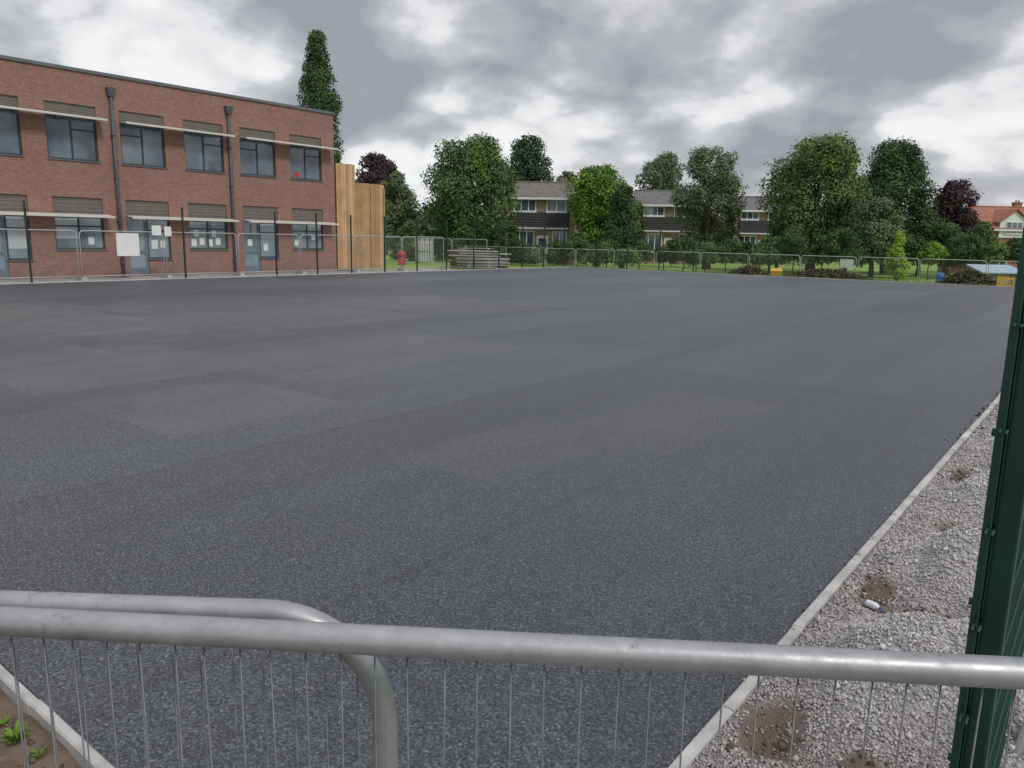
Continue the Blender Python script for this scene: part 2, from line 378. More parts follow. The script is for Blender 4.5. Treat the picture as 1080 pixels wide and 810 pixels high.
def kerb_run(label, axis, c0, c1, a0, a1, top):
    mb = MB(); a = a0; Lk = 0.915
    while a < a1:
        b = min(a+Lk-0.006, a1); j = random.uniform(-0.005, 0.005); t = top+random.uniform(-0.006, 0.006); ch = 0.008
        if axis == 'y':
            mb.hull8([(c0+j,a,-0.14),(c1+j,a,-0.14),(c1+j,b,-0.14),(c0+j,b,-0.14),(c0+j,a,t-ch),(c1+j,a,t-ch),(c1+j,b,t-ch),(c0+j,b,t-ch)])
            mb.hull8([(c0+j,a,t-ch),(c1+j,a,t-ch),(c1+j,b,t-ch),(c0+j,b,t-ch),(c0+j+ch,a+ch*.5,t),(c1+j-ch,a+ch*.5,t),(c1+j-ch,b-ch*.5,t),(c0+j+ch,b-ch*.5,t)])
        else:
            mb.hull8([(a,c0+j,-0.14),(b,c0+j,-0.14),(b,c1+j,-0.14),(a,c1+j,-0.14),(a,c0+j,t-ch),(b,c0+j,t-ch),(b,c1+j,t-ch),(a,c1+j,t-ch)])
            mb.hull8([(a,c0+j,t-ch),(b,c0+j,t-ch),(b,c1+j,t-ch),(a,c1+j,t-ch),(a+ch*.5,c0+j+ch,t),(b-ch*.5,c0+j+ch,t),(b-ch*.5,c1+j-ch,t),(a+ch*.5,c1+j-ch,t)])
        a += Lk
    tag(mb.build('kerb', 'kerb_concrete'), label, 'kerb', kind='structure')
kerb_run('pale concrete kerb edging between tarmac and gravel strip', 'y', KX+0.006, KX+0.060, KY, FY, 0.034)
kerb_run('pale concrete kerb edging beside the soil in the near left corner', 'x', KY-0.054, KY-0.008, -40, KX, 0.026)
kerb_run('pale concrete kerb edging along the building side of the tarmac', 'y', LX-0.065, LX-0.007, KY, FY, 0.025)
kerb_run('pale concrete kerb edging along the far side of the tarmac', 'x', FY+0.007, FY+0.066, LX, KX, 0.02)

# gravel strip height field: a nearly continuous uneven bank with small soil hollows
mounds = [(-0.58,2.35,.18,.20,.10),(-0.60,3.70,.26,.36,.24),(-0.28,3.95,.25,.34,.22),(-0.52,5.20,.30,.40,.27),(-0.22,5.5,.27,.36,.24),(-0.56,6.75,.29,.44,.26),(-0.26,7.2,.30,.46,.27),(-0.50,8.5,.33,.52,.31),(-0.48,10.3,.35,.6,.32),(-0.44,12.6,.38,.8,.32),(0.4,4.5,.4,.8,.15),(0.5,7.5,.5,1.2,.2)]
pits = [(-0.88,4.6,.11,.24),(-0.90,2.95,.14,.28),(-0.42,2.95,.20,.13),(-0.92,7.6,.07,.22),(-0.66,6.0,.18,.09),(-0.55,4.5,.22,.09),(-0.62,7.62,.18,.08),(-0.55,9.4,.18,.12)]
def hg(x, y):
    h = 0.01
    for mx, my, sx, sy, a in mounds: h += a*math.exp(-((x-mx)/sx)**2-((y-my)/sy)**2)
    for mx, my, sx, sy in pits: h -= 0.06*math.exp(-((x-mx)/sx)**2-((y-my)/sy)**2)
    h += 0.045*mnoise.noise((x*2.6, y*2.6, 1.7)) + 0.04*mnoise.noise((x*6, y*6, 4))
    edge = max(0, min(1, (x-KX-0.06)/0.14)); return max(-.1, h*edge + (0.004)*(1-edge))
def pitmask(x, y, h):
    m = 0
    for mx, my, sx, sy in pits: m = max(m, math.exp(-((x-mx)/sx)**2-((y-my)/sy)**2))
    return m + 0.34*mnoise.noise((x*6, y*6, 9)) + 0.15*mnoise.noise((x*17, y*17, 2)) - max(0, h-.08)*1.2 - .06
def hit(px, py, fn):
    d = ray(px, py); t = 1.0
    while t < 30:
        p = CAM+d*t
        if p.z <= fn(p.x, p.y): return p
        t += 0.01
    return CAM+d*t
def heightfield(name, m, x0, x1, y0, y1, nx, ny, fn, label, cat, kind='structure', cfn=None):
    xs = np.linspace(x0, x1, nx); ys = np.linspace(y0, y1, ny)
    V = np.array([(x, y, fn(x, y)) for y in ys for x in xs]); i = np.arange(nx*ny).reshape(ny, nx)
    Q = np.stack([i[:-1,:-1], i[:-1,1:], i[1:,1:], i[1:,:-1]], -1).reshape(-1, 4)
    o = npmesh(name, V, Q, m); o.data.polygons.foreach_set('use_smooth', [True]*len(Q))
    if cfn:
        at = o.data.color_attributes.new('pit', 'FLOAT_COLOR', 'POINT')
        cc = np.array([[cfn(v[0], v[1], v[2])]*3+[1] for v in V], dtype=np.float32); at.data.foreach_set('color', cc.ravel())
    return tag(o, label, cat, kind=kind)
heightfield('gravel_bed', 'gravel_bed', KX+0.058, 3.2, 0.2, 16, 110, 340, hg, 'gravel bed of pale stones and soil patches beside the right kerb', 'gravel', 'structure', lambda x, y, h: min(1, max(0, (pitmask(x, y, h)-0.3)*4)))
def hs(x, y): return -0.03+0.03*mnoise.noise((x*2.1, y*2.1, 3))+0.02*mnoise.noise((x*7, y*7, 5))+0.02*max(0, (KY-0.5-y))
heightfield('soil', 'soil', -7, KX+0.02, -2.2, KY-0.055, 150, 80, hs, 'dark bare soil in the near left corner outside the kerb', 'soil')

CUBE = np.array([(-1,-1,-1),(1,-1,-1),(1,1,-1),(-1,1,-1),(-1,-1,1),(1,-1,1),(1,1,1),(-1,1,1)], float)
CF = np.array([(0,3,2,1),(4,5,6,7),(0,1,5,4),(1,2,6,5),(2,3,7,6),(3,0,4,7)])
def rocks(name, m, pts, sizes, label, cat):
    n = len(pts); pts = np.array(pts); sizes = np.array(sizes)
    V = CUBE[None]*(0.5*sizes[:, None, None])*rng.uniform(0.45, 0.9, (n, 1, 3)) + rng.normal(0, 0.14, (n, 8, 3))*sizes[:, None, None]
    q = rng.normal(size=(n, 4)); q /= np.linalg.norm(q, axis=1)[:, None]; w, x, y, z = q.T
    Rm = np.stack([np.stack([1-2*(y*y+z*z), 2*(x*y-z*w), 2*(x*z+y*w)], -1), np.stack([2*(x*y+z*w), 1-2*(x*x+z*z), 2*(y*z-x*w)], -1), np.stack([2*(x*z-y*w), 2*(y*z+x*w), 1-2*(x*x+y*y)], -1)], 1)
    V = np.einsum('nij,nkj->nki', Rm, V) + pts[:, None, :]
    Q = (CF[None]+8*np.arange(n)[:, None, None]).reshape(-1, 4)
    return tag(npmesh(name, V.reshape(-1, 3), Q, m), label, cat, kind='stuff')
pts = []; sz = []
while len(pts) < 64000:
    y = 1.8+12.0*random.random()**1.8; x = random.uniform(KX+0.065, 0.3)
    if x > -0.15+0.045*y: continue
    h = hg(x, y)
    if pitmask(x, y, h) > 0.42 and random.random() > 0.10: continue
    s = random.uniform(0.006, 0.0125)*(1+0.05*y)
    if random.random() < 0.04: s *= random.uniform(1.4, 2.2)
    pts.append((x, y, h+s*0.22+0.004*random.random())); sz.append(s)
for k in range(260):   # a few stones spilt over the kerb on to the tarmac edge
    y = 2.0+11*random.random(); x = KX+.03-abs(random.gauss(0, .05)); s = random.uniform(.005, .012)
    pts.append((x, y, (0.037 if x > KX+.006 else 0.0)+s*.25)); sz.append(s)
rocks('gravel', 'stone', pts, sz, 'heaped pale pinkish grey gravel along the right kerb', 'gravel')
pts = []; sz = []
for mx, my, sx, sy in pits:
    for k in range(90):
        x = random.gauss(mx, sx*.6); y = random.gauss(my, sy*.6)
        if x < KX+0.09: continue
        s = abs(random.gauss(0, .012))+0.005; pts.append((x, y, hg(x, y)+s*.15)); sz.append(s)
for k in range(700):
    x = random.uniform(-4.5, -2); y = random.uniform(0.2, KY-0.1); s = abs(random.gauss(0, .013))+0.006
    pts.append((x, y, hs(x, y)+s*.2)); sz.append(s)
rocks('soil_clods', 'clod', pts, sz, 'loose brown soil clods in the gaps between the gravel', 'soil')
pts = []; sz = []
for k in range(300):
    y = random.gauss(11.0, 0.9) if k < 120 else random.uniform(2, 14); s = random.uniform(0.008, 0.028 if k < 120 else 0.012)
    x = KX+0.08+abs(random.gauss(0, 0.08)) if random.random() < 0.8 else KX-abs(random.gauss(0, 0.04))
    pts.append((x, y, (hg(x, y) if x > KX+.06 else 0)+s*0.3)); sz.append(s)
rocks('tarmac_crumbs', 'crumb', pts, sz, 'spilt black tarmac crumbs scattered along the right kerb', 'tarmac crumbs')

# ------------------------------------------------------------------ leaves
def leafquads(P, Nn, s, asp=0.62):
    n = len(P); rv = rng.normal(size=(n, 3))
    t1 = np.cross(Nn, rv); t1 /= np.linalg.norm(t1, axis=1)[:, None]+1e-9
    t2 = np.cross(Nn, t1); t2 /= np.linalg.norm(t2, axis=1)[:, None]+1e-9
    s = s[:, None]
    V = np.stack([P-t1*s, P-t2*s*asp+t1*s*0.15, P+t1*s, P+t2*s*asp+t1*s*0.15], 1).reshape(-1, 3)
    return V, np.arange(4*n).reshape(n, 4)
def wshape(shape, h):
    if shape == 'round': return max(0.0, 1-(2*h-1)**2)**0.45
    if shape == 'broad': return max(0.0, 1-(2*(h**1.25)-1)**2)**0.5
    if shape == 'column': return (0.30+0.70*min(1, (1-h)*2.6))*min(1, 0.75+h*2) if h < 0.985 else 0.25
    if shape == 'cone': return 0.05+0.95*(1-h)**0.75*min(1, h*6+0.35)
    if shape == 'dome': return max(0.02, 1-h**2.2)**0.5*min(1, 0.75+h)
    return 1
def crown_pts(shape, rx, zb, zt, nb, nl, br):
    hh = zt-zb; B = []; ph = random.uniform(0, 6.28); am = random.uniform(.08, .2)
    for i in range(nb):
        h = 0.04+0.92*(i+random.random())/nb; a = random.uniform(0, 2*PI); w = wshape(shape, h)
        if shape != 'column': w *= 1+am*math.sin(2*a+ph)*math.sin(5*h+ph)
        r = br*rx*random.choice((0.55, 0.8, 1.0, 1.35))*(0.45+0.55*w)
        q = max(0.0, w*rx*random.uniform(0.78, 1.12)-r*0.75)*math.sqrt(random.uniform(0.3, 1))
        if shape == 'column': q = max(0.0, w*rx*random.uniform(0.96, 1.02)-r*0.92)
        zc = min(zb+h*hh, zt-r*0.75); zc = max(zc, zb+r*0.4)
        B.append((q*math.cos(a), q*math.sin(a), zc, r))
    B = np.array(B); wgt = B[:, 3]**2; wgt /= wgt.sum()
    idx = rng.choice(nb, nl, p=wgt); d = rng.normal(size=(nl, 3)); d[:, 2] += 0.25
    d /= np.linalg.norm(d, axis=1)[:, None]
    spill = 0.05 if shape == 'column' else 0.16
    rr = B[idx, 3]*np.where(rng.random(nl) < spill, rng.uniform(1.0, 1.3, nl), rng.uniform(0.7, 1.03, nl))
    Pp = B[idx, :3] + d*rr[:, None]*np.array([1, 1, 0.85])
    Nn = d*0.75 + rng.normal(size=(nl, 3))*0.33 + np.array([0, 0, 0.25])
    Nn /= np.linalg.norm(Nn, axis=1)[:, None]
    return Pp, Nn, B
LF, NF = 0.66, 2.1
def tree(name, label, cat, px, t, top, bot, wpx, m, shape='round', nb=46, nl=6500, leaf=0.2, br=0.3, group=None, base=None, tr=None):
    p = AT(px, 250, t); zt = AT(px, top, t).z; zb = AT(px, bot, t).z; rx = wpx/2*t/F
    if base is None: base = GZ if (p.y > 51 or p.x > 30 or p.x < -92) else PZ
    root = empty(name, (p.x, p.y, base), 0, label, cat, group)
    ztl, zbl = zt-base, max(0.05, zb-base); nl = int(nl*NF)
    Pp, Nn, B = crown_pts(shape, rx, zbl, ztl, nb, nl, br)
    V, Q = leafquads(Pp, Nn, leaf*LF*rng.uniform(0.6, 1.3, nl))
    npmesh('crown', V, Q, m, root)
    mb = MB(); r = tr or max(0.05, 0.032*ztl); topz = zbl+0.62*(ztl-zbl)
    k = [random.uniform(-.12, .12) for _ in range(8)]
    mb.tube([(0,0,-0.1),(k[0],k[1],zbl*0.5+0.1),(k[2]*2,k[3]*2,zbl+0.2*(ztl-zbl)),(k[4]*2,k[5]*2,topz)], [r*1.25, r, r*0.72, r*0.2], 9)
    sel = B[np.argsort(-B[:, 3])][:9]
    for bx, by, bz, brr in sel:
        s = max(zbl*0.75, min(bz-0.25*(ztl-zbl), topz*0.9)); f = (s)/(topz+0.01)
        mb.tube([(k[2]*f*2, k[3]*f*2, s), (bx*.45, by*.45, (s*0.5+bz*0.5)), (bx*.95, by*.95, bz)], [r*0.45, r*0.3, r*0.08], 6)
    mb.build('trunk', 'bark', root, True)
    return root

tree('poplar_tree', 'tall narrow dark green column tree rising behind the brick building', 'tree', 340, 62, 41, 235, 47, 'leaf_dark', 'column', 220, 16000, 0.14, 0.46)
tree('copper_beech', 'dark purple tree behind the timber screen', 'tree', 397, 84, 163, 225, 50, 'leaf_purple', 'round', 50, 5500, 0.24, 0.34)
tree('garden_tree', 'small green tree just right of the timber screen', 'tree', 418, 74, 182, 250, 46, 'leaf_oak', 'dome', 44, 4800, 0.2, 0.34)
tree('broadleaf_tree', 'big round mid green tree above the stacked fence panels', 'tree', 496, 70, 147, 254, 108, 'leaf_mid', 'round', 120, 16000, 0.20, 0.29)
tree('pine_tree', 'dark pine tree behind the left terraced house', 'tree', 556, 112, 146, 225, 74, 'leaf_pine', 'dome', 56, 7000, 0.29, 0.32)
tree('distant_tree', 'pale small tree peeping over the left house roof', 'tree', 596, 130, 180, 240, 30, 'leaf_far', 'round', 26, 2800, 0.3, 0.35)
tree('broadleaf_tree', 'bright green tree between the left and middle houses', 'tree', 630, 78, 177, 252, 76, 'leaf_bright', 'broad', 74, 9500, 0.21, 0.31)
tree('conifer_tree', 'dark conical evergreen standing right of the bright green tree', 'tree', 657, 72, 195, 268, 48, 'leaf_dark', 'dome', 50, 7500, 0.17, 0.36)
tree('oak_tree', 'loose pale oak tree rising behind the middle house roof', 'tree', 697, 112, 164, 235, 64, 'leaf_oak', 'broad', 50, 5500, 0.26, 0.29)
tree('oak_tree', 'tall open oak tree standing in front of the middle and right houses', 'tree', 747, 78, 157, 262, 82, 'leaf_oak', 'round', 84, 9500, 0.19, 0.26)
tree('broadleaf_tree', 'large yellowish green tree with visible trunk right of the terraces', 'tree', 857, 72, 149, 250, 108, 'leaf_yellow', 'round', 105, 15000, 0.20, 0.29)
tree('broadleaf_tree', 'tallest dark green tree near the right side of the field', 'tree', 937, 75, 150, 268, 108, 'leaf_dark', 'dome', 105, 17000, 0.20, 0.29)
tree('lilac_tree', 'low grey green bushy tree in front of the tallest dark tree', 'tree', 922, 66, 210, 276, 72, 'leaf_oak', 'dome', 50, 7500, 0.17, 0.34)
tree('copper_beech', 'dark purple tree left of the red roofed house', 'tree', 1003, 74, 191, 266, 52, 'leaf_purple', 'round', 50, 6500, 0.2, 0.34)
tree('garden_tree', 'small mid green tree in front of the purple tree', 'tree', 1000, 68, 236, 278, 48, 'leaf_mid', 'dome', 34, 4200, 0.17, 0.36)
tree('garden_tree', 'small dark green tree filling the gap between the two largest right trees', 'tree', 893, 70, 212, 276, 54, 'leaf_hedge', 'dome', 38, 5000, 0.17, 0.36)
tree('garden_tree', 'small dark green tree between the tallest dark tree and purple tree', 'tree', 972, 70, 220, 276, 48, 'leaf_hedge', 'dome', 36, 4500, 0.17, 0.36)
tree('garden_tree', 'small dark green tree at the left end of the left terraced house', 'tree', 534, 76, 228, 270, 32, 'leaf_hedge', 'dome', 30, 3200, 0.17, 0.36)
tree('garden_tree', 'small mid green tree left of the large yellowish green tree', 'tree', 822, 76, 226, 272, 42, 'leaf_mid', 'dome', 32, 3600, 0.17, 0.36)
tree('garden_tree', 'small mid green tree partly screening the red roofed house', 'tree', 1036, 70, 234, 276, 40, 'leaf_mid', 'dome', 32, 3600, 0.17, 0.36)
tree('conifer_sapling', 'small lime green sapling conifer by the far mesh fence', 'sapling', 949, 50, 244, 292, 34, 'leaf_lime', 'cone', 34, 3200, 0.1, 0.34)
# shrubs along the far side, uneven in height and width
sh = [(432,66,234,40,'leaf_mid'),(455,70,244,44,'leaf_hedge'),(472,78,232,34,'leaf_oak'),(520,72,242,38,'leaf_hedge'),(545,74,252,36,'leaf_hedge'),(566,70,259,26,'leaf_oak'),
      (588,72,255,30,'leaf_hedge'),(610,70,245,34,'leaf_mid'),(640,68,254,50,'leaf_hedge'),(676,70,255,40,'leaf_hedge'),(702,72,258,26,'leaf_oak'),(722,70,250,48,'leaf_hedge'),
      (746,68,256,32,'leaf_mid'),(768,70,252,40,'leaf_hedge'),(790,72,256,38,'leaf_hedge'),(815,70,250,48,'leaf_mid'),(840,66,240,52,'leaf_hedge'),(868,66,248,40,'leaf_mid'),
      (888,64,240,50,'leaf_hedge'),(958,64,248,46,'leaf_hedge'),(984,62,256,30,'leaf_bright'),(1022,64,246,54,'leaf_hedge'),(1050,62,256,36,'leaf_mid'),(1078,62,252,46,'leaf_hedge'),(1108,62,248,44,'leaf_mid'),(405,72,238,34,'leaf_mid'),
      (533,80,248,30,'leaf_mid'),(660,64,263,36,'leaf_mid'),(735,62,264,40,'leaf_hedge'),(805,62,263,44,'leaf_hedge')]
sh.sort()
cn = {'leaf_mid':'mid green','leaf_dark':'dark green','leaf_hedge':'dark green','leaf_oak':'grey green','leaf_bright':'bright green'}
for i, (px, t, top, w, m) in enumerate(sh):
    tree('garden_shrub', '%s garden shrub below the trees, %s from the left in the far hedge row' % (cn[m], ORD[i]), 'shrub', px, t, top, 276, w, m, 'dome', 30, 2100, 0.15, 0.33, group='shrubs along the far garden boundary', tr=0.05)
PP = []; NN = []
for k in range(190):
    px = random.uniform(250, 1250); t = random.uniform(135, 175); p = AT(px, 250, t)
    a, b, _ = crown_pts('dome', random.uniform(3, 5), 0.0, random.uniform(5.5, 9.5), 9, 380, 0.45)
    a += np.array([p.x, p.y, GZ]); PP.append(a); NN.append(b)
PP = np.concatenate(PP); NN = np.concatenate(NN)
V, Q = leafquads(PP, NN, 0.42*rng.uniform(0.6, 1.3, len(PP)))
tag(npmesh('distant_wood', V, Q, 'leaf_far'), 'far-off mass of trees along the skyline behind the houses', 'wood', kind='stuff')
n = 12000
xs = rng.uniform(-46, 3, n); ys = FY+0.15+3.6*rng.random(n)**1.2; hz = rng.uniform(0.05, 0.22, n)
zz = np.where(ys < 49, PZ, PZ-(ys-49)*0.63/2.6)
an = rng.uniform(0, PI, n); dx = np.cos(an)*0.03; dy = np.sin(an)*0.03; lx = rng.normal(0, .06, n); ly = rng.normal(0, .06, n)
V = np.stack([np.stack([xs-dx, ys-dy, zz], -1), np.stack([xs+dx, ys+dy, zz], -1), np.stack([xs+dx*.3+lx, ys+dy*.3+ly, zz+hz], -1), np.stack([xs-dx*.3+lx, ys-dy*.3+ly, zz+hz], -1)], 1).reshape(-1, 3)
tag(npmesh('rough_grass', V, np.arange(4*n).reshape(n, 4), 'blade'), 'rough grass growing along the far edge of the tarmac', 'grass', kind='stuff')

# ------------------------------------------------------------------ brick building
BX = -35.0
yc = onX(355, 284, BX).y; Y0 = 3.0
ztop = onX(200, 95.5, BX).z
zU = [onX(80, q, BX).z for q in (110, 123, 169)]
zL = [onX(80, q, BX).z for q in (208, 231, 263)]
def fy(px): return onX(px, 200, BX).y
wins = [(fy(a), fy(b)) for a, b in ((-22,28),(54,107),(131,177),(197,238),(255,292),(307,340))]
bld = empty('brick_building', (0,0,0), 0, 'two storey red brick school building with flat roof and white sun shades', 'building')
ops = []
for i, (a, b) in enumerate(wins):
    ops.append((a, b, zU[2], zU[0]))
    ops.append((a, b, 0.02 if i % 2 == 0 else zL[2], zL[0]))
def facade(mb, X, y0, y1, z0, z1, ops, dep):
    ys = sorted(set([y0, y1]+[o[0] for o in ops]+[o[1] for o in ops])); zs = sorted(set([z0, z1]+[o[2] for o in ops]+[o[3] for o in ops]))
    for i in range(len(ys)-1):
        for j in range(len(zs)-1):
            my, mz = (ys[i]+ys[i+1])/2, (zs[j]+zs[j+1])/2
            if any(o[0] < my < o[1] and o[2] < mz < o[3] for o in ops): continue
            mb.quad((X,ys[i],zs[j]),(X,ys[i+1],zs[j]),(X,ys[i+1],zs[j+1]),(X,ys[i],zs[j+1]))
    for a, b, c, d in ops:
        mb.quad((X,a,c),(X-dep,a,c),(X-dep,a,d),(X,a,d)).quad((X,b,c),(X,b,d),(X-dep,b,d),(X-dep,b,c))
        mb.quad((X,a,c),(X,b,c),(X-dep,b,c),(X-dep,a,c)).quad((X,a,d),(X-dep,a,d),(X-dep,b,d),(X,b,d))
mb = MB(); facade(mb, BX, Y0, yc, -0.15, ztop, ops, 0.3)
mb.quad((BX,yc,-.15),(BX-16,yc,-.15),(BX-16,yc,ztop),(BX,yc,ztop)).quad((BX,Y0,-.15),(BX,Y0,ztop),(BX-16,Y0,ztop),(BX-16,Y0,-.15)).quad((BX-16,Y0,-.15),(BX-16,Y0,ztop),(BX-16,yc,ztop),(BX-16,yc,-.15))
mb.build('wall', 'brick', bld)
mb = MB(); mb.box(BX-16.05, BX+0.07, Y0-.07, yc+.07, ztop+.002, ztop+0.13)
mb.build('roof', 'coping', bld)
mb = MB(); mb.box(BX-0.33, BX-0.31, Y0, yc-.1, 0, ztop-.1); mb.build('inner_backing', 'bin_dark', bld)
def bwin(a, b, z0, z1, cols, tz=None, pale=False):
    mb = MB(); w = 0.065; X0, X1 = BX-0.17, BX-0.09
    mb.box(X0, X1, a, b, z0, z0+w).box(X0, X1, a, b, z1-w, z1).box(X0, X1, a, a+w, z0+w, z1-w).box(X0, X1, b-w, b, z0+w, z1-w)
    cs = [a+(b-a)*c for c in cols]
    for c in cs: mb.box(X0+.003, X1-.003, c-w*.5, c+w*.5, z0+w, z1-w)
    if tz:
        for k, (p, q) in enumerate(zip([a+w]+[c+w*.5 for c in cs], [c-w*.5 for c in cs]+[b-w])):
            if k in tz[1]: mb.box(X0+.006, X1-.006, p, q, z0+(z1-z0)*tz[0]-w*.45, z0+(z1-z0)*tz[0]+w*.45)
    fr = mb.build('window', 'frame_grey', bld)
    mp = MB(); mp.box(BX-0.145, BX-0.125, a+w*.6, b-w*.6, z0+w*.6, z1-w*.6); mp.build('pane', 'glass_pale' if pale else 'glass', fr)
    ms = MB(); ms.box(BX-0.1, BX+0.05, a-.04, b+.04, z0-.045, z0-.002); ms.build('sill', 'coping', fr)
    return fr
def paper(par, a, z, w, h, X=-.118):
    p = MB(); p.box(BX+X, BX+X+.003, a, a+w, z, z+h); p.build('paper', 'paper', par)
def blind(par, a, b, z0, z1):
    p = MB(); p.box(BX-.124, BX-.121, a, b, z0, z1); p.build('blind', 'blind', par)
def vent(a, b, z0, z1):
    mb = MB(); mb.box(BX-0.12, BX-0.07, a, b, z0, z1); n = 5
    for k in range(n):
        z = z0+(k+.5)*(z1-z0)/n
        mb.hull8([(BX-.07,a,z),(BX-.058,a,z-.02),(BX-.058,b,z-.02),(BX-.07,b,z),(BX-.07,a,z+.02),(BX-.058,a,z),(BX-.058,b,z),(BX-.07,b,z+.02)])
    mb.build('vent_panel', 'vent_grey', bld)
for i, (a, b) in enumerate(wins):
    fu = bwin(a, b, zU[2], zU[1]-.03, (0.5,), (0.72, (1,) if i % 2 else (0,)))
    if i == 5:
        p = MB(); p.box(BX-.122, BX-.119, a+.35, a+.62, zU[2]+.12, zU[2]+.36); p.build('poster', 'bin_red', fu)
    vent(a, b, zU[1]-.03, zU[0]); vent(a, b, zL[1]+.12, zL[0])
    if i % 2:
        zt = zL[1]+.12
        fl = bwin(a, b, zL[2], zt, (0.5,), (0.7, (0, 1)), True)
        if i == 1: blind(fl, a+.08, (a+b)/2-.05, zL[2]+.45, zt-.08); paper(fl, a+1.35, zL[2]+.2, .24, .32)
        if i == 3:
            for q in range(4): paper(fl, a+.15+q*.42, zL[2]+.15+.06*(q % 2), .26, .34)
            paper(fl, a+.3, zL[2]+.62, .24, .3); paper(fl, a+1.2, zL[2]+.6, .24, .3)
        if i == 5: paper(fl, a+.2, zL[2]+.2, .24, .32); paper(fl, a+1.3, zL[2]+.5, .24, .3); blind(fl, a+1.0, b-.1, zL[2]+.95, zt-.08)
    else:
        s = a+(b-a)*0.46; zt = zL[1]+.12
        d = MB(); w = .09
        d.box(BX-.17,BX-.08,a,a+w,0.02,zt).box(BX-.17,BX-.08,s-w,s,0.02,zt).box(BX-.17,BX-.08,a+w,s-w,zt-w,zt).box(BX-.17,BX-.08,a+w,s-w,0.02,0.35).box(BX-.167,BX-.083,a+w,s-w,1.0,1.12)
        do = d.build('door', 'door_grey', bld)
        g = MB(); g.box(BX-.14,BX-.12,a+w,s-w,.3,zt-w); g.build('pane', 'glass_pale', do)
        if i == 4: blind(do, a+w+.03, s-w-.03, 1.15, zt-w-.04)
        paper(do, a+.28, 1.35, .26, .34)
        h = MB(); h.tube([(BX-.03,s-.14,0.95),(BX-.03,s-.14,1.35)], .015, 6).box(BX-.09,BX-.03,s-.15,s-.13,.97,.99).box(BX-.09,BX-.03,s-.15,s-.13,1.31,1.33); h.build('door_handle', 'galvanised', do)
        fl = bwin(s+.002, b, 0.75, zt, (), (0.7, (0,)), True)
        if i == 0: blind(fl, s+.1, b-.1, 1.2, zt-.08)
        if i == 4: blind(fl, s+.1, b-.1, 1.75, zt-.08); paper(fl, s+.25, 1.1, .26, .36)
        if i == 2: paper(fl, s+.2, 1.2, .3, .4); paper(fl, s+.62, 1.25, .24, .32)
        p = MB(); p.box(BX-.2, BX-.02, s+.002, b, -.02, .70); p.build('brick_infill', 'brick', bld)
def shade(a, b, z):
    mb = MB(); mb.hull8([(BX+.12,a,z+.09),(BX+.66,a,z),(BX+.66,b,z),(BX+.12,b,z+.09),(BX+.12,a,z+.12),(BX+.66,a,z+.035),(BX+.66,b,z+.035),(BX+.12,b,z+.12)])
    mb.box(BX+.662, BX+.70, a-.02, b+.02, z-.025, z+.06)
    so = mb.build('sun_shade', 'shade_white', bld)
    for j in range(4):
        y = a+.25+(b-a-.5)*j/3; k = MB(); k.box(BX+.0, BX+.14, y-.03, y+.03, z+.06, z+.13); k.build('bracket', 'frame_grey', so)
zs1 = zU[1]-.08; zs2 = zL[1]+.10
for z in (zs1, zs2):
    shade(wins[0][0]-.3, wins[1][1]+.15, z); shade(wins[2][0]-.02, wins[3][1]+.2, z); shade(wins[4][0]-.02, wins[5][1]+.55, z)
for px in (123, 243.5):
    y = fy(px); mb = MB(); mb.tube([(BX+.1,y,0),(BX+.1,y,ztop-.75)], .075, 10)
    dp = mb.build('downpipe', 'pipe', bld, True)
    h = MB(); h.hull8([(BX+.0,y-.12,ztop-.8),(BX+.2,y-.12,ztop-.8),(BX+.2,y+.12,ztop-.8),(BX+.0,y+.12,ztop-.8),(BX+.0,y-.19,ztop-.45),(BX+.26,y-.19,ztop-.45),(BX+.26,y+.19,ztop-.45),(BX+.0,y+.19,ztop-.45)])
    h.build('hopper', 'pipe', dp)
    for z in (0.6, 2.4, 4.2, 6.0):
        c = MB(); c.box(BX+.0, BX+.19, y-.1, y+.1, z, z+.06); c.build('pipe_clip', 'pipe', dp)
# timber screen
ts = empty('timber_screen', (BX+.02, yc+.1, 0), 0, 'tall golden vertical board timber screen at the end of the brick building', 'timber screen')
ya, yb, ycx = 0.0, fy(374)-yc-.1, fy(405)-yc-.1
z1 = onX(366, 173, BX).z; z2 = onX(390, 194, BX).z
mb = MB(); y = ya
while y < ycx-.05:
    w = random.uniform(.14,.17); t = (z1 if y < yb else z2)+random.uniform(-.02,.02)
    mb.box(-.03-random.uniform(0,.015), 0, y, min(y+w, ycx), 0.08, t); y += w+.014
mb.build('board_panel', 'timber', ts)
mb = MB(); mb.box(-.12, -.06, ya, yb, .1, z1-.15).box(-.12,-.06, yb, ycx, .1, z2-.15); mb.build('backing', 'timber_dark', ts)
for yy, zt in (((yb+ycx)/2, z2-.2), (ycx-.1, z2-.2)):
    mb = MB(); mb.box(.005, .07, yy, yy+.09, -.02, zt); mb.build('post', 'timber_post', ts)
mb = MB(); mb.box(-5.0, -.13, ycx-.06, ycx, .08, z2); mb.build('return_panel', 'timber', ts)

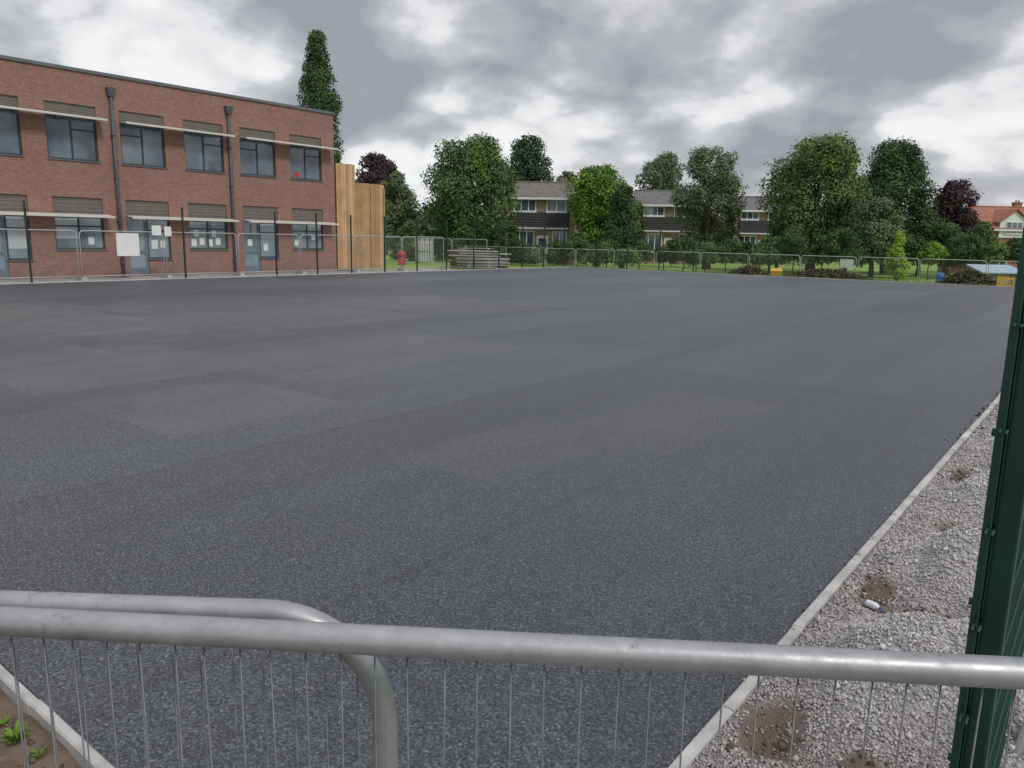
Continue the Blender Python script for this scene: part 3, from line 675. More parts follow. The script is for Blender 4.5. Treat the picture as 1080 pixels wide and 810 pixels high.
# ------------------------------------------------------------------ houses
def house(name, label, px, t, yaw, w, d, eave, ridge, wallm, roofm, style, sc=1.0):
    p = AT(px, 250, t); r = empty(name, (p.x, p.y, GZ), A+yaw, label, 'house'); r.scale = (sc, sc, sc)
    mb = MB(); mb.box(-w/2, w/2, -d/2, d/2, -.1, eave)
    for s in (-1, 1): mb.tri((s*w/2,-d/2,eave),(s*w/2,d/2,eave),(s*w/2,0,ridge-.05))
    mb.build('wall', wallm, r)
    o = .35; k = (ridge-eave)/(d/2); mb = MB()
    for s in (-1, 1):
        e = (s*(d/2+o), eave-k*o); th = .16
        mb.hull8([(-w/2-.2,e[0],e[1]),(w/2+.2,e[0],e[1]),(w/2+.2,0,ridge),(-w/2-.2,0,ridge),(-w/2-.2,e[0],e[1]+th),(w/2+.2,e[0],e[1]+th),(w/2+.2,0,ridge+th),(-w/2-.2,0,ridge+th)])
    mb.tube([(-w/2-.2,0,ridge+th),(w/2+.2,0,ridge+th)], .1, 6)
    ro = mb.build('roof', roofm, r)
    ch = .6 if style == 'cottage' else .3; cw = .4 if style == 'cottage' else .28
    mb = MB(); cx = w*.28; mb.box(cx-cw, cx+cw, .3, .8, ridge-.6, ridge+ch).box(cx-cw-.05,cx+cw+.05,.25,.85,ridge+ch,ridge+ch+.08)
    for q in (-.15,.15): mb.lathe([(.09,ch+.08),(.07,ch+.3)], 10, (cx+q,.55,ridge))
    mb.build('chimney', 'house_brick_red' if style == 'cottage' else wallm, ro)
    mb = MB(); mb.box(-w/2-.2, w/2+.2, -d/2-o-.05, -d/2-o-.01, eave-k*o-.05, eave-k*o+.12); mb.build('fascia', 'upvc', ro)
    def win(x0, x1, z0, z1, n=2, y=-d/2):
        f = .07; m2 = MB(); ya, yb = y-.07, y-.004
        m2.box(x0,x1,ya,yb,z0,z0+f).box(x0,x1,ya,yb,z1-f,z1)
        for q in range(n+1):
            xx = x0+(x1-x0-f)*q/n; m2.box(xx,xx+f,ya+.003,yb,z0+f,z1-f)
        m2.box(x0-.05,x1+.05,y-.14,y-.004,z0-.07,z0-.005)
        fo = m2.build('window', 'upvc', r); g = MB(); g.box(x0+f*.5,x1-f*.5,y-.04,y-.02,z0+f*.5,z1-f*.5); g.build('pane', 'glass', fo)
    if style == 'terrace':
        mb = MB()
        for q in range(6):
            z = 2.85+q*.19; mb.hull8([(-w/2+.4,-d/2-.14,z),(w/2-.4,-d/2-.14,z),(w/2-.4,-d/2-.003,z),(-w/2+.4,-d/2-.003,z),(-w/2+.4,-d/2-.09,z+.19),(w/2-.4,-d/2-.09,z+.19),(w/2-.4,-d/2-.003,z+.19),(-w/2+.4,-d/2-.003,z+.19)])
        mb.build('cladding', 'house_clad', r)
        win(-w/2+.6, -.3, 4.0, eave-.18, 3); win(.5, w/2-.6, 4.0, eave-.18, 2)
        win(-w/2+.5, -.4, 1.0, 2.55, 3)
        mb = MB(); mb.box(-.2, .7, -d/2-.05, -d/2-.003, 0, 2.2); dr = mb.build('door', 'upvc', r)
        g = MB(); g.box(-.05,.55,-d/2-.06,-d/2-.052,1.2,2.0); g.build('pane','glass',dr)
        win(1.0, w/2-.5, 1.0, 2.55, 2)
        mb = MB(); mb.box(-w/2+.4, w/2-.4, -d/2-.4, -d/2-.15, 2.70, 2.80); mb.build('canopy', 'upvc', r)
        for s in (-1, 1):
            mb = MB(); mb.box(s*w/2-(.0 if s < 0 else .3), s*w/2+(.3 if s < 0 else .0), -d/2-.35, -d/2-.002, 0, eave-.12); mb.build('pier', wallm, r)
    else:
        win(-w/2+.8, -w/2+2.4, .9, 2.2); win(1.4, 3.2, 1.6, 3.0)
        mb = MB(); gx = -1.2; gw = 1.5; ge = eave+.7; gr = ridge-.3; fyv = -d/2-.15
        mb.box(gx-gw, gx+gw, fyv, -d/2+2.4, eave-.9, ge); mb.tri((gx-gw,fyv,ge),(gx+gw,fyv,ge),(gx,fyv,gr-.1)); mb.build('dormer', 'upvc', r)
        mb = MB()
        for s in (-1, 1):
            mb.hull8([(gx+s*(gw+.25),fyv-.25,ge-.2),(gx,fyv-.25,gr),(gx,1,gr),(gx+s*(gw+.25),1,ge-.2),(gx+s*(gw+.25),fyv-.25,ge-.08),(gx,fyv-.25,gr+.14),(gx,1,gr+.14),(gx+s*(gw+.25),1,ge-.08)])
        mb.build('dormer_roof', roofm, ro)
        win(gx-.9, gx+.9, eave-.5, ge-.05, 3, fyv)
    return r
house('terraced_house', 'left terraced house with grey brown roof between the round tree and bright green tree', 573, 86, rad(-9), 5.3, 5, 5.1, 6.2, 'house_brick', 'roof_brown', 'terrace', 1.39)
house('terraced_house', 'middle terraced house with grey roof between the dark evergreen and the open oak', 701, 97, rad(-7), 5.3, 5, 5.0, 6.1, 'house_brick', 'roof_grey', 'terrace', 1.42)
house('terraced_house', 'right terraced house with grey roof left of the yellowish green tree', 797, 104, rad(-7), 5.0, 5, 4.9, 6.0, 'house_brick', 'roof_grey', 'terrace', 1.42)
house('cottage', 'red tiled house with chimney at the right edge behind the shrubs', 1052, 80, rad(6), 7.6, 7, 4.6, 6.7, 'house_brick_red', 'roof_red', 'cottage')

# ------------------------------------------------------------------ mesh fence panels
def panel_meshes(w, h, r, br, root, fm, wm, nside=8, wn=4, wr=0.0022, sp=0.046, jit=0.0):
    pts = [(-w/2,0,0.0),(-w/2,0,h-br)]
    ns = 14
    for k in range(1, ns+1):
        a = PI-(PI/2)*k/ns; pts.append((-w/2+br+br*math.cos(a),0,h-br+br*math.sin(a)))
    for k in range(0, ns+1):
        a = PI/2-(PI/2)*k/ns; pts.append((w/2-br+br*math.cos(a),0,h-br+br*math.sin(a)))
    pts.append((w/2,0,0.0))
    mb = MB(); mb.tube(pts, r, nside); mb.tube([(-w/2,0,.16),(w/2,0,.16)], r*.9, nside)
    mb.build('frame', fm, root, True)
    mb = MB(); x = -w/2+sp
    while x < w/2-sp*.5:
        j = random.uniform(-jit, jit); j2 = random.uniform(-jit, jit)
        ex = abs(x)-(w/2-br)
        zt = h-.004 if ex < 0 else h-br+math.sqrt(max(0, br*br-ex*ex))
        if jit: mb.tube([(x+j2,.003,.16),(x-j*.8,.004,h*.5),(x+j,.002,zt-.012)], wr, wn)
        else: mb.tube([(x,0,.16),(x,0,zt-.01)], wr, wn, False)
        x += sp
    for k in range(1, 6): mb.tube([(-w/2,.006,.16+(h-.16)*k/7.0),(w/2,.006,.16+(h-.16)*k/7.0)], wr, wn, False)
    mb.build('wire_mesh', wm, root, True)
PW = 3.45
pa = AT(0, 655.5, 1.036); pb = AT(1080, 709.5, 0.956)
ang = math.atan2(pb.y-pa.y, pb.x-pa.x); zr = (pa.z+pb.z)/2; mid = (pa+pb)/2
ax = Vector((math.cos(ang), math.sin(ang), 0))
c1 = Vector((mid.x, mid.y, 0)) + ax*0.25
front = empty('temporary_fence', (c1.x, c1.y, 0), ang, 'near galvanised mesh fence whose top rail crosses the whole foreground', 'mesh fence')
panel_meshes(PW, zr, 0.0194, 0.12, front, 'galvanised', 'wire', 28, 7, 0.0012, 0.0455, 0.004)
q0 = AT(0, 632, 1.10); q1 = AT(300, 643, 1.088)
ang2 = math.atan2(q1.y-q0.y, q1.x-q0.x); ax2 = Vector((math.cos(ang2), math.sin(ang2), 0)); e2 = AT(400, 790, 1.08)
zr2 = (q0.z+q1.z)/2
endp = Vector((q1.x, q1.y, 0)); endp += ax2*((Vector((e2.x, e2.y, 0))-endp).dot(ax2))
c2 = endp - ax2*(PW/2)
back = empty('temporary_fence', (c2.x, c2.y, 0), ang2, 'galvanised mesh fence with rounded corner behind the near rail at lower left', 'mesh fence')
panel_meshes(PW, zr2-.006, 0.0185, 0.165, back, 'galvanised', 'wire', 28, 7, 0.0011, 0.0455, 0.005)
HX = -33.2
hp = empty('temporary_fence', (HX, 0, -.02), PI/2, 'x', 'mesh fence', 'mesh fences in front of the brick building')
panel_meshes(PW, 1.98, 0.022, 0.17, hp, 'galvanised_far', 'wire_far', 8, 4, 0.0017)
def onp(px, X): return onX(px, 265, X).y
ystart = onp(85, HX)+PW/2
ys = [ystart+(PW+.12)*k for k in range(-3, 6)]
for k, y in enumerate(ys):
    lb = 'galvanised mesh fence in front of the brick building, %s from the left' % ORD[k]
    if k == 0: hp.location.y = y; hp['label'] = lb
    else: dup(hp, (HX, y, -.02), None, lb)
ft = empty('concrete_block', (0,0,0), 0, 'x', 'concrete block', 'concrete feet under the building side fences')
mb = MB(); mb.hull8([(-.35,-.11,0),(.35,-.11,0),(.35,.11,0),(-.35,.11,0),(-.31,-.09,.13),(.31,-.09,.13),(.31,.09,.13),(-.31,.09,.13)]); mb.build('block', 'concrete', ft)
for s in (-.2, .2):
    mb = MB(); mb.tube([(s,0,.12),(s,0,.137)], .035, 8); mb.build('socket', 'bin_dark', ft)
for k, y in enumerate(ys):
    lb = 'grey concrete fence foot in front of the brick building, %s from the left' % ORD[k]; loc = (HX, y+PW/2+.06, -.02)
    if k == 0: ft.location = loc; ft['label'] = lb
    else: dup(ft, loc, None, lb)
FPY = 52.0; k = 0; x = -47.0
while x < 6:
    lb = 'galvanised mesh fence along the far side of the court, %s from the left' % ORD[k]
    o = dup(hp, (x, FPY+random.uniform(-.08,.08), GZ), (random.uniform(-.02,.02), 0, random.uniform(-.04,.04)), lb); o['group'] = 'mesh fences along the far side'
    x += PW+.1; k += 1
k = 0
for (xa, yy) in ((-37.5, 42.5), (-41.1, 42.6), (-44.7, 42.5)):
    o = dup(hp, (xa, yy, PZ), (0,0,random.uniform(-.05,.05)), 'galvanised mesh fence on the grass beyond the timber screen, %s from the right' % ORD[k]); o['group'] = 'mesh fences on the grass beyond the timber screen'; k += 1
# mixed pile: fences lying flat on bearers, boards on top, pallets behind
sx, sy = -34.6, 40.2; sa = A+rad(4)
for j, off in enumerate((-1.2, 1.2)):
    b = MB(); b.box(-.05, .05, -1.0, 1.0, 0, .1)
    o = tag(b.build('timber_bearer', 'timber_post'), 'timber bearer under the %s end of the stacked fences' % ('left', 'right')[j], 'timber', 'timber bearers under the stack')
    o.location = (sx+math.cos(sa)*off, sy+math.sin(sa)*off, PZ); o.rotation_euler = (0,0,sa)
zz = PZ+.125
for j in range(9):
    a = sa+random.uniform(-.09,.09)
    off = Vector((math.sin(a), -math.cos(a), 0))*1.0; ra = random.uniform(-.3, .3)
    o = dup(hp, (sx+off.x+ra, sy+off.y+ra, zz), (PI/2*-1, 0, a), 'flat galvanised fence in the stack by the round tree, %s from the bottom' % ORD[j])
    o['group'] = 'fences lying in a flat stack'; zz += random.choice((.06,.10,.16))
for j in range(5):
    mb = MB(); mb.box(-1.5+.1*j, .6+.12*j, -.11, .11, 0, .045)
    o = tag(mb.build('scaffold_board', ('pallet_wood','white_board')[j == 1]), '%s board lying on top of the stacked fences, %s from the front' % (('brown','pale')[j == 1], ORD[j]), 'board', 'boards on the stacked fences')
    o.location = (sx+math.sin(sa)*(.7-.28*j), sy-math.cos(sa)*(.7-.28*j), zz); o.rotation_euler = (0,0,sa+random.uniform(-.12,.12))
pal = empty('wooden_pallet', (0,0,0), 0, 'x', 'pallet', 'wooden pallets stacked behind the fences')
for q in range(3):
    mb = MB(); mb.box(-.6, .6, -.5+q*.45, -.4+q*.45, 0, .1); mb.build('bearer', 'timber_dark', pal)
for q in range(6):
    mb = MB(); mb.box(-.6+q*.22, -.48+q*.22, -.5, .5, .102, .125); mb.build('deck_board', 'pallet_wood', pal)
ci, si = math.cos(sa), math.sin(sa); n_ = 0
for col, (u, cnt) in enumerate(((-1.35, 9), (0.1, 7), (1.5, 5))):
    for q in range(cnt):
        lb = 'brown wooden pallet behind the stacked fences, %s stack, %s from the ground' % (('left','middle','right')[col], ORD[q])
        loc = (sx+ci*u-si*1.9+random.uniform(-.06,.06), sy+si*u+ci*1.9+random.uniform(-.06,.06), PZ+q*.145); rot = (0,0,sa+random.uniform(-.1,.1))
        if n_ == 0: pal.location = loc; pal.rotation_euler = rot; pal['label'] = lb
        else: dup(pal, loc, rot, lb)
        n_ += 1

# ------------------------------------------------------------------ green posts
gp = empty('steel_pole', (0,0,0), 0, 'x', 'fence post', 'dark green posts around the court')
mb = MB(); mb.box(-.032,.032,-.032,.032,-.15,3.0); mb.build('post', 'post_dark', gp)
mb = MB(); mb.hull8([(-.036,-.036,3.0),(.036,-.036,3.0),(.036,.036,3.0),(-.036,.036,3.0),(-.025,-.025,3.03),(.025,-.025,3.03),(.025,.025,3.03),(-.025,.025,3.03)]); mb.build('cap', 'post_dark', gp)
for zc in (0.3, 1.5, 2.7):
    mb = MB(); mb.box(.033,.044,-.03,.03,zc,zc+.05); mb.build('clamp', 'post_dark', gp)
PX = LX-.45
pys = [onX(33, 292, PX).y, onX(196,290,PX).y, onX(292,288,PX).y, onX(335,288,PX).y, onX(371,287,PX).y, onX(406,287,PX).y]
y = pys[-1]+2.5
while y < FY+.4: pys.append(y); y += 2.5
for j, y in enumerate(pys):
    lb = 'dark green fence post along the building side of the court, %s from the left' % ORD[j]
    if j == 0: gp.location = (PX, y, 0); gp['label'] = lb
    else: dup(gp, (PX, y, 0), None, lb)
x = PX+2.5; j = 0
while x < -14:
    dup(gp, (x, FY+.45, -.02), (0,0,-PI/2), 'dark green fence post along the far edge of the court, %s from the left' % ORD[j]); x += 2.5 if x < -24 else 5.0; j += 1

# near green post and weldmesh panel
tl = math.tan(rad(-0.2)); sh_ = 0.013 - tl*1.0
gx, gy = -0.12+math.cos(A)*sh_, 1.70+math.sin(A)*sh_
nr = empty('steel_pole', (gx, gy, 0), 0, 'near green box section fence post at the right edge behind the rail', 'fence post')
lean = Vector((math.cos(A), math.sin(A), 0))*tl
nr.rotation_euler = (-math.atan(lean.y), math.atan(lean.x), 0)
HP = 4.2
mb = MB(); s = .020
mb.box(-s, s, -s, s, -.25, HP); po = mb.build('post', 'post_green', nr)
bm = po.modifiers.new('bevel', 'BEVEL'); bm.width = .005; bm.segments = 2
mb = MB(); mb.box(-.023,.023,-.023,.023,HP,HP+.03); mb.build('cap', 'mesh_green', nr)
mb = MB(); mb.box(-.041,-.033,-.019,.019,0.03,HP-.02); mb.build('clamp_bar', 'mesh_green', nr)
for zc in (.35,.95,1.3,1.65,2.2,2.75):
    mb = MB(); mb.tube([(-.0415,0,zc),(-.048,0,zc)], .008, 8); mb.build('bolt', 'mesh_green', nr)
fpn = empty('weldmesh_fence', (gx-.027, gy, 0), 0, 'dark green weldmesh fence fixed to the near green post', 'mesh fence')
fpn.rotation_euler = nr.rotation_euler
mb = MB(); y = -.03
while y < 2.52: mb.tube([(0,y,.04),(0,y,HP-.02)], .0026, 5, False); y += .05
mb.build('upright_wires', 'mesh_green', fpn, True)
mb = MB(); z = .06
while z < HP-.02:
    for dxx in (-.0055, .0055): mb.tube([(dxx,-.045,z),(dxx,2.54,z)], .0032, 5)
    z += .2
mb.build('crosswires', 'mesh_green', fpn, True)
# slanting brace tube behind the post
p0 = hit(1066, 806, hg)
r = empty('brace_pole', (p0.x, p0.y, hg(p0.x, p0.y)), 0, 'slanting grey galvanised brace tube at the foot of the near green post', 'brace tube')
mb = MB(); mb.tube([(0,0,-.05),(.06,.36,.22),(.16,.95,.66)], .019, 16); mb.build('tube', 'galvanised', r, True)
mb = MB(); mb.box(-.06,.06,-.05,.05,-.03,.004); mb.build('base_plate', 'galvanised', r)

# ------------------------------------------------------------------ small things
def board(label, px, py, X, w, h, dx=.03):
    p = onX(px, py, X+dx); r = empty('notice_board', (p.x, p.y, p.z-h/2), 0, label, 'notice')
    mb = MB(); mb.box(-.004,.004,-w/2,w/2,0,h); mb.build('board', 'white_board', r)
    for sy2 in (-1,1):
        for zz2 in (.06*h,.94*h):
            mb = MB(); mb.box(-.02,.007,sy2*w*.45-.012,sy2*w*.45+.012,zz2-.012,zz2+.012); mb.build('cable_tie', 'bin_dark', r)
board('large white notice board tied to the fence in front of the building', 135, 258, HX, .95, .95)
board('small white notice left of the pair right of the large board', 165, 243, HX, .42, .42)
board('small white notice right of the pair right of the large board', 177, 244, HX, .32, .42)
p = onY(893, 278, FPY-.06); r = empty('notice_board', (p.x, p.y, p.z-.28), 0, 'white notice board on the far fence below the big right trees', 'notice')
mb = MB(); mb.box(-.42,.42,-.004,.004,0,.55); mb.build('board', 'white_board', r)
for a in (-.4,.4):
    for z in (.03,.52):
        mb = MB(); mb.box(a-.012,a+.012,-.007,.04,z-.012,z+.012); mb.build('cable_tie','bin_dark',r)

p = G(424, 279.5, PZ); r = empty('litter_bin', (p.x, p.y, PZ), A, 'red litter bin on the grass right of the timber screen', 'bin')
mb = MB(); mb.hull8([(-.24,-.22,.05),(.24,-.22,.05),(.24,.22,.05),(-.24,.22,.05),(-.27,-.25,.8),(.27,-.25,.8),(.27,.25,.8),(-.27,.25,.8)]); mb.build('body', 'bin_red', r)
mb = MB(); mb.hull8([(-.29,-.27,.802),(.29,-.27,.802),(.29,.27,.802),(-.29,.27,.802),(-.2,-.18,1.02),(.2,-.18,1.02),(.2,.18,1.02),(-.2,.18,1.02)]); mb.build('lid', 'bin_red', r)
mb = MB(); mb.box(-.18,.18,-.265,-.245,.58,.72); mb.build('slot', 'bin_dark', r)
mb = MB(); mb.box(-.23,.23,-.21,.21,0,.05); mb.build('base', 'bin_dark', r)
p = G(448, 277, PZ); r = empty('steel_stillage', (p.x, p.y, PZ), A, 'tall grey steel stillage of upright slats right of the red bin', 'stillage')
for sx2 in (-1,1):
    for sy2 in (-1,1):
        mb = MB(); mb.box(sx2*.62-.04,sx2*.62+.04,sy2*.5-.04,sy2*.5+.04,0,2.0); mb.build('leg','galvanised_far',r)
mb = MB(); mb.box(-.6,.6,-.48,.48,.12,.2); mb.build('deck','galvanised_far',r)
for q in range(8):
    mb = MB(); mb.box(-.52+q*.14,-.45+q*.14,-.4,.4,.202,1.75+.1*(q % 3)); mb.build('slat','white_board',r)
mb = MB(); mb.box(-.58,.58,-.52,-.46,1.9,1.96).box(-.58,.58,.46,.52,1.9,1.96).box(-.58,.58,-.52,-.46,1.0,1.05); mb.build('rail','galvanised_far',r)
def grit(label, px, Y, rz, sc=1.0):
    p = onY(px, 285, Y); r = empty('grit_bin', (p.x, Y, PZ), rz, label, 'grit bin')
    mb = MB(); mb.hull8([(-.38*sc,-.26*sc,0),(.38*sc,-.26*sc,0),(.38*sc,.26*sc,0),(-.38*sc,.26*sc,0),(-.46*sc,-.33*sc,.55*sc),(.46*sc,-.33*sc,.55*sc),(.46*sc,.33*sc,.55*sc),(-.46*sc,.33*sc,.55*sc)]); mb.build('body','yellow',r)
    mb = MB(); mb.hull8([(-.5*sc,-.37*sc,.552*sc),(.5*sc,-.37*sc,.552*sc),(.5*sc,.37*sc,.552*sc),(-.5*sc,.37*sc,.552*sc),(-.42*sc,-.2*sc,.75*sc),(.42*sc,-.2*sc,.75*sc),(.42*sc,.3*sc,.8*sc),(-.42*sc,.3*sc,.8*sc)]); mb.build('lid','yellow',r)
grit('yellow grit bin between the two brushwood heaps', 819, 48.7, .3, .72)
def heap(label, px, Y, L_, Wd, Hh, n, green):
    p = onY(px, 290, Y); r = empty('brushwood_heap', (p.x, Y, PZ), 0, label, 'brushwood heap')
    mb = MB()
    for k in range(n):
        a = random.uniform(0, PI); u = random.gauss(0, .42); v = random.gauss(0, .36)
        hh = Hh*max(0, 1-(abs(u)**1.6+abs(v)**1.6))*random.random(); l = random.uniform(.25, 1.1)
        c = Vector((u*L_, v*Wd, hh+.03)); d = Vector((math.cos(a), math.sin(a)*.7, random.uniform(-.25,.9))).normalized()*l*.5
        q = Vector((random.gauss(0,.05), random.gauss(0,.05), random.gauss(0,.05)))
        a_, b_ = c-d, c+d; a_.z = max(a_.z, 0.0); b_.z = max(b_.z, 0.02)
        rr = random.uniform(.008,.028); mb.tube([a_, c+q, b_], [rr, rr*.8, rr*.4], 5)
    o = mb.build('branches', 'stick', r); o['kind'] = 'stuff'
    for nm, mm, cnt in (('dry_leaves','dry_leaf',int(n*3.5)), ('green_leaves','leaf_hedge',int(n*5*green))):
        if cnt < 5: continue
        u = rng.normal(0,.40,cnt); v = rng.normal(0,.33,cnt); hh = Hh*np.clip(1-(np.abs(u)**1.6+np.abs(v)**1.6),0,1)*rng.random(cnt)**.6
        Pp = np.stack([u*L_, v*Wd, hh+.04], -1); Nn = rng.normal(size=(cnt,3)); Nn[:,2] += .5; Nn /= np.linalg.norm(Nn,axis=1)[:,None]
        V, Q = leafquads(Pp, Nn, rng.uniform(.04,.11,cnt)); o = npmesh(nm, V, Q, mm, r); o['kind'] = 'stuff'
heap('small brown brushwood heap left of the yellow grit bin', 790, 48.3, 1.6, .8, .65, 220, .5)
heap('long brown brushwood heap right of the yellow grit bin', 872, 48.2, 3.0, .9, .65, 420, .7)
heap('green and brown brushwood heap at the far right corner', 1022, 48.3, 1.7, .9, .85, 260, 1.0)
p = onY(991, 296, 48.4); r = empty('plastic_drum', (p.x, 48.4, PZ), 0, 'blue plastic drum left of the far right brushwood heap', 'drum'); r.scale = (.72,.72,.75)
mb = MB(); mb.lathe([(0,0),(.24,0),(.28,.06),(.28,.3),(.29,.32),(.28,.34),(.28,.6),(.29,.62),(.28,.64),(.27,.84),(.23,.9),(0,.9)], 20); mb.build('body','blue_plastic',r,True)
mb = MB(); mb.lathe([(.05,.9),(.05,.94),(0,.94)], 10, (.12,0,0)); mb.build('bung','bin_dark',r)
p = AT(1050, 290, 56); r = empty('garden_shed', (p.x, p.y, GZ), A, 'low shed with pale blue roof below the red roofed house', 'shed')
mb = MB(); mb.box(-1.4,1.4,-.9,.9,-.05,.95); mb.build('wall','shed_wall',r)
mb = MB(); mb.hull8([(-1.6,-1.1,.9),(1.6,-1.1,.9),(1.6,1.1,1.4),(-1.6,1.1,1.4),(-1.6,-1.1,.98),(1.6,-1.1,.98),(1.6,1.1,1.48),(-1.6,1.1,1.48)]); mb.build('roof','pale_blue',r)
mb = MB(); mb.box(-.4,.4,-.94,-.902,0,.85); mb.build('door','timber_post',r)
p = onY(1060, 300, 47.5); r = empty('road_barrier', (p.x, 47.5, PZ), .2, 'small yellow plastic barrier at the far right end of the court', 'barrier'); r.scale = (.75,.9,.8)
mb = MB(); mb.box(-.5,.5,-.025,.025,.18,.28).box(-.5,.5,-.025,.025,.6,.75).box(-.5,-.42,-.028,.028,.05,.8).box(.42,.5,-.028,.028,.05,.8)
for q in (-.25,0,.25): mb.box(q-.03,q+.03,-.02,.02,.28,.6)
mb.build('panel','yellow',r)
for s2 in (-.46,.46):
    mb = MB(); mb.box(s2-.06,s2+.06,-.22,.22,0,.05); mb.build('foot','bin_dark',r)

p = hit(914, 640, hg)
r = empty('plastic_bottle', (p.x, p.y, p.z+.024), 0, 'crumpled clear plastic bottle with blue cap lying on the gravel', 'bottle'); r.rotation_euler = (rad(84), 0, rad(60)); r.scale = (.68,.68,.6)
mb = MB(); mb.lathe([(0,0),(.028,.002),(.033,.012),(.031,.03),(.034,.05),(.030,.07),(.033,.09),(.031,.105),(.018,.135),(.012,.142),(.012,.152)], 16); mb.build('body','bottle_plastic',r,True)
mb = MB(); mb.lathe([(.015,.15),(.015,.168),(0,.168)], 12); mb.build('cap','blue_plastic',r)
def weed(label, px, py, n, s):
    p = G(px, py, -.02); r = empty('weed', (p.x, p.y, hs(p.x,p.y)), 0, label, 'weed')
    mb = MB(); ms = MB()
    for k in range(n):
        a = random.uniform(0,2*PI); l = s*random.uniform(.5,1.2); d = Vector((math.cos(a), math.sin(a), 0)); e = d*l*.7+Vector((0,0,l*random.uniform(.25,.9)))
        sd = Vector((-d.y, d.x, 0))*l*.13; mdl = e*.55+Vector((0,0,l*.15))
        ms.tube([(0,0,0), tuple(e*.3+Vector((0,0,l*.08)))], .0012, 4)
        mb.quad(e*.3+Vector((0,0,l*.08)), mdl+sd, e, mdl-sd)
    mb.build('leaves','weed',r); ms.build('stem','weed',r)
weed('largest bright green weed clump in the near left soil', 18, 782, 60, .075)
weed('small green weed at the left edge of the near soil', 4, 764, 24, .05)
weed('small green weed right of the largest weed clump', 42, 796, 20, .045)

# ------------------------------------------------------------------ world and sun
W = bpy.data.worlds.new('World'); S.world = W; W.use_nodes = True; nt = W.node_tree
for n_ in list(nt.nodes): nt.nodes.remove(n_)
out = nt.nodes.new('ShaderNodeOutputWorld'); b1 = N(nt,'ShaderNodeBackground',Strength=0.08); b2 = N(nt,'ShaderNodeBackground',Strength=1.0)
SUN_EL = rad(46); SUN_AZ = rad(98)
sk = nt.nodes.new('ShaderNodeTexSky'); sk.sky_type = 'NISHITA'; sk.sun_disc = False; sk.sun_elevation = SUN_EL; sk.sun_rotation = SUN_AZ
L(nt, sk.outputs[0], b1.inputs[0])
tc = nt.nodes.new('ShaderNodeTexCoord'); sep = nt.nodes.new('ShaderNodeSeparateXYZ'); L(nt, tc.outputs['Generated'], sep.inputs[0])
zz = math_(nt,'ADD', math_(nt,'MAXIMUM', sep.outputs[2], 0.0), 0.40)
cb = nt.nodes.new('ShaderNodeCombineXYZ'); L(nt, math_(nt,'DIVIDE',sep.outputs[0],zz), cb.inputs[0]); L(nt, math_(nt,'DIVIDE',sep.outputs[1],zz), cb.inputs[1])
cb.inputs[2].default_value = 7.7
n1 = N(nt,'ShaderNodeTexNoise',Scale=3.0,Detail=9.0,Roughness=0.52,Distortion=0.1); L(nt, cb.outputs[0], n1.inputs['Vector'])
n2 = N(nt,'ShaderNodeTexNoise',Scale=1.3,Detail=2.0,Roughness=0.5); L(nt, cb.outputs[0], n2.inputs['Vector'])
# rounded billows at two sizes
wn = N(nt,'ShaderNodeTexNoise',Scale=6.0,Detail=5.0); L(nt, cb.outputs[0], wn.inputs['Vector'])
wadd = nt.nodes.new('ShaderNodeVectorMath'); wadd.operation = 'MULTIPLY_ADD'; L(nt, wn.outputs['Color'], wadd.inputs[0]); wadd.inputs[1].default_value = (.20,.20,.20); L(nt, cb.outputs[0], wadd.inputs[2])
f = math_(nt,'ADD', math_(nt,'MULTIPLY',n1.outputs['Fac'],0.62), math_(nt,'MULTIPLY',n2.outputs['Fac'],0.38))
for sc_, am_ in ((4.2, .17), (9.5, .09)):
    vo = nt.nodes.new('ShaderNodeTexVoronoi'); vo.feature = 'F1'; vo.inputs['Scale'].default_value = sc_; L(nt, wadd.outputs[0], vo.inputs['Vector'])
    f = math_(nt,'ADD', f, math_(nt,'MULTIPLY', math_(nt,'SUBTRACT', 0.45, vo.outputs['Distance']), am_))
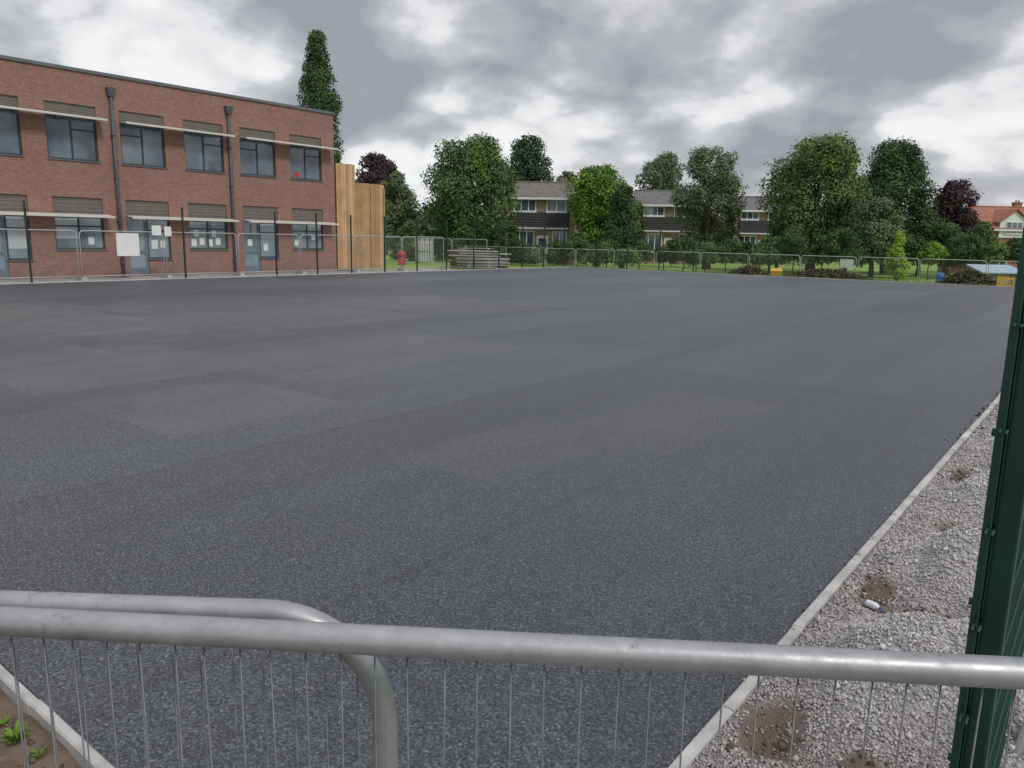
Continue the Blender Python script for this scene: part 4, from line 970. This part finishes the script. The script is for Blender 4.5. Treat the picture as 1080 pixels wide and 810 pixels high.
f = math_(nt,'ADD', f, math_(nt,'MULTIPLY', math_(nt,'SUBTRACT', 0.16, math_(nt,'MINIMUM', sep.outputs[2], 0.4)), 0.30))
# broad cloud masses: (direction, angular radius, lighter or darker)
for (px, py, rr, k) in ((620, 45, .26, -.055), (880, 70, .26, -.055), (1050, 20, .22, -.05), (330, 5, .18, -.04), (110, 35, .22, .06), (430, 135, .13, .05), (1010, 165, .18, .06), (760, 150, .15, .045)):
    d = ray(px, py).normalized()
    dn = nt.nodes.new('ShaderNodeVectorMath'); dn.operation = 'DISTANCE'; L(nt, tc.outputs['Generated'], dn.inputs[0]); dn.inputs[1].default_value = d
    g = math_(nt,'MAXIMUM', math_(nt,'SUBTRACT', 1.0, math_(nt,'DIVIDE', dn.outputs['Value'], rr)), 0.0)
    f = math_(nt,'ADD', f, math_(nt,'MULTIPLY', g, k*1.3))
cl = ramp(nt, f, [(0.37,(0.335,0.345,0.375)),(0.455,(0.455,0.465,0.495)),(0.505,(0.59,0.60,0.625)),(0.535,(0.76,0.77,0.785)),(0.60,(0.90,0.905,0.91))])
hz = ramp(nt, sep.outputs[2], [(0.0,(0.55,)*3),(0.09,(0,0,0))])
cl = mixc(nt, hz, cl, (0.80,0.81,0.82))
# overcast: brighter towards the zenith
br_ = math_(nt,'ADD', 1.04, math_(nt,'MULTIPLY', math_(nt,'MAXIMUM', math_(nt,'SUBTRACT', sep.outputs[2], 0.28), 0.0), 1.7))
L(nt, cl, b2.inputs[0]); L(nt, br_, b2.inputs['Strength'])
ms = nt.nodes.new('ShaderNodeMixShader'); ms.inputs[0].default_value = 0.95
L(nt, b1.outputs[0], ms.inputs[1]); L(nt, b2.outputs[0], ms.inputs[2]); L(nt, ms.outputs[0], out.inputs[0])
sd = bpy.data.lights.new('sun','SUN'); sd.energy = 1.5; sd.angle = rad(11); sd.color = (1.0,0.97,0.92)
so = bpy.data.objects.new('sun', sd); COL.objects.link(so)
dv = Vector((math.sin(SUN_AZ)*math.cos(SUN_EL), math.cos(SUN_AZ)*math.cos(SUN_EL), math.sin(SUN_EL)))
so.rotation_euler = dv.to_track_quat('Z','Y').to_euler()
